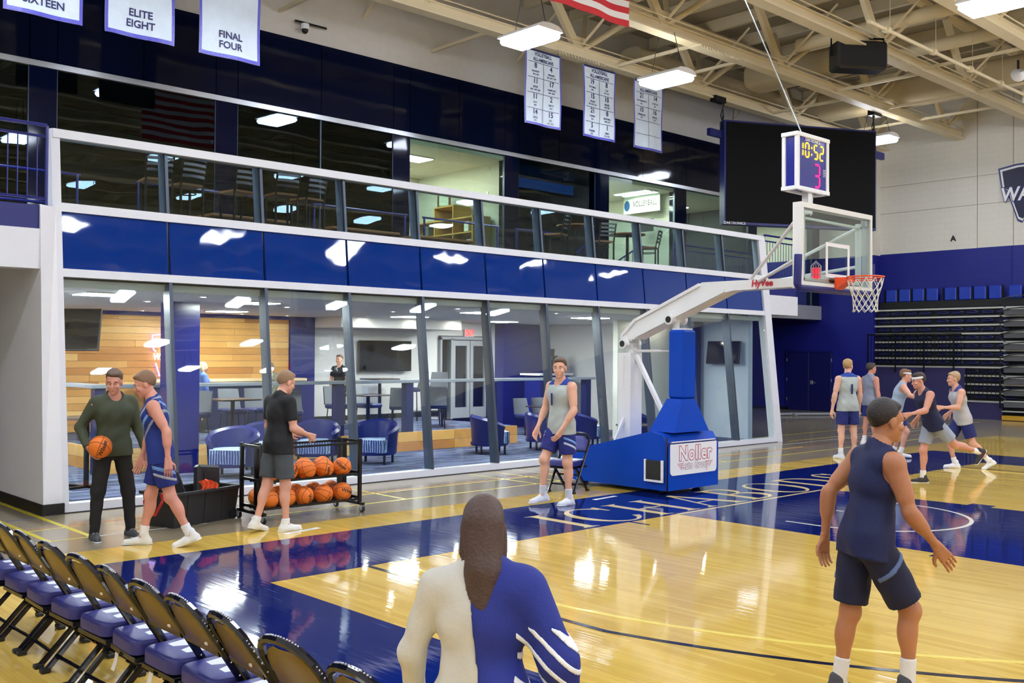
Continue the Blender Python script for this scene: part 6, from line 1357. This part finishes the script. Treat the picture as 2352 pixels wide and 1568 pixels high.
# 6-8 players running on the far side
person('person in dark blue running left with white headband and one leg stretched back', (3.80, -.78, .006), (-.80, .55), 1.84, dict(lean=.35, legR=(.25, .02, .25, 0), legL=(-.75, .05, .55, -.9), armR=((.3, -.5, -.8), (.2, .6, -.5)), armL=((-.3, .7, -.6), (.0, .95, .15)), head=(0, .1)),
    [('jersey', DNAVY, {'patches': [((130, 160, 205), diag(.30, .02), 'stripe')]}), ('shorts', (150, 158, 176)), ('shoes', (54, 48, 50)), ('socks', WHT), ('headband', WHT)], (206, 146, 124), ((60, 46, 38), 'short'))
person('person in grey jersey and white headband with arms out beside the far lane', (7.35, 1.6, .006), (.55, -.80), 1.86, dict(lean=.3, legR=(.45, .12, .7, 0), legL=(.3, .15, .6, 0), armR=((.75, .4, -.4), (.2, .9, .0)), armL=((-.75, .4, -.4), (-.2, .9, .0)), head=(0, 0)),
    [('jersey', (160, 176, 196)), ('shorts', NAVY), ('shoes', WHT), ('socks', WHT), ('headband', WHT)], (214, 158, 134), ((120, 86, 60), 'short'))
person('person in pale grey jersey with fair hair running behind the others at far right', (6.30, -.2, .006), (-.70, .68), 1.86, dict(lean=.22, legR=(.5, .03, .8, 0), legL=(-.3, .03, .45, -.5), armR=((.25, -.5, -.8), (.1, .7, -.4)), armL=((-.25, .5, -.8), (.0, .9, .2)), head=(0, 0)),
    [('jersey', (178, 178, 180), {'patches': [((40, 56, 130), lambda p: np.maximum(.505-p[..., 2], -1), 'shoulder_trim')]}), ('shorts', NAVY), ('shoes', WHT), ('socks', WHT)], (216, 162, 138), ((176, 146, 112), 'short'))
person('person in grey seen between the door wall and the bleachers beside number one', (9.65, 3.3, .0), (.72, -.30), 1.90, dict(legR=(.02, .05, .03, 0), legL=(-.05, .05, .06, 0), head=(-.1, 0)),
    [('jersey', (132, 138, 158)), ('shorts', NAVY), ('shoes', WHT), ('socks', WHT)], (200, 140, 120), ((60, 48, 44), 'short'))
# 9 near player running at the right
person('near person in dark navy kit striding right at the right of the photo', (-6.55, -5.02, .006), (.80, -.50), 1.80, dict(lean=.16, legL=(-.10, .03, .06, 0), legR=(.50, .06, .55, .1), armR=((.2, .35, -.9), (-.05, .75, -.6)), armL=((-.2, -.45, -.85), (-.05, .1, -.95)), head=(.0, .05), hands={-1: dict(curl=.3), 1: dict(curl=.12)}),
    [('jersey', (14, 24, 70)), ('shorts', (13, 18, 52), {'len': .38, 'stripes': [((90, 110, 150), .16, .20)]}), ('shoes', (70, 72, 80)), ('socks', (222, 220, 220), {'len': .16})], (176, 116, 80), ((36, 28, 26), 'short'), h=.010)
# 10 near woman walking with long brown hair
p_w, AR, Rt, s = person('near person with long brown hair, pale sweatshirt and striped navy jacket over one shoulder', (-9.85, -5.33, .006), (.80, .55), 1.56, dict(lean=.10, female=True, legR=(.25, .02, .05, 0), legL=(-.25, .02, .25, -.3), armR=((.5, .0, -1), (.12, .35, -.8)), armL=((-.35, .1, -1), (-.05, .45, -.9)), head=(.25, .15)),
    [('sweater', (206, 202, 190), {'hem': -.10}), ('drape', (30, 44, 132)), ('pants', (30, 34, 60)), ('shoes', WHT)], (222, 170, 148), ((74, 52, 42), 'long'), h=.010)
# 11-13 people in the lounge
person('person with blond hair in denim blue shirt inside the lounge', (-2.86, 11.1, .40), (.95, -.1), 1.44, dict(female=True, head=(-.1, 0), armR=((.2, .05, -1), (.0, .3, -1))), [('sweater', (78, 108, 176), {'hem': -.16}), ('pants', (44, 44, 48)), ('shoes', (40, 40, 44))], (206, 154, 128), ((190, 166, 130), 'bob'), h=.014)
person('person in black polo shirt standing by the white lounge wall', (.56, 11.35, .40), (-.85, -.35), 1.60, dict(armR=((.2, .1, -1), (-.3, .6, -.8)), armL=((-.2, .1, -1), (.3, .6, -.8)), head=(.1, 0)), [('polo', (22, 22, 24)), ('pants', (24, 24, 26)), ('shoes', (30, 30, 32))], (214, 160, 134), ((100, 66, 44), 'short'), h=.014)
person('person in checked shirt half hidden behind a mullion in the lounge', (-1.18, 11.35, .40), (-.9, -.3), 1.42, dict(head=(0, .1)), [('sweater', (96, 98, 84), {'hem': -.14, 'patches': [((190, 188, 170), lambda p: np.minimum(np.abs(np.mod(p[..., 2], .08)-.04)-.008, np.abs(np.mod(p[..., 0], .08)-.04)-.008), 'check_lines')]}), ('pants', (150, 140, 124)), ('shoes', (50, 46, 42))], (204, 150, 126), ((120, 110, 100), 'short'), h=.014)
# ball carried by the man in olive
put_ball((-8.04, 2.80, 1.02), 'orange basketball held under the arm of the person in olive', (1.2, .4, -2.2), None)
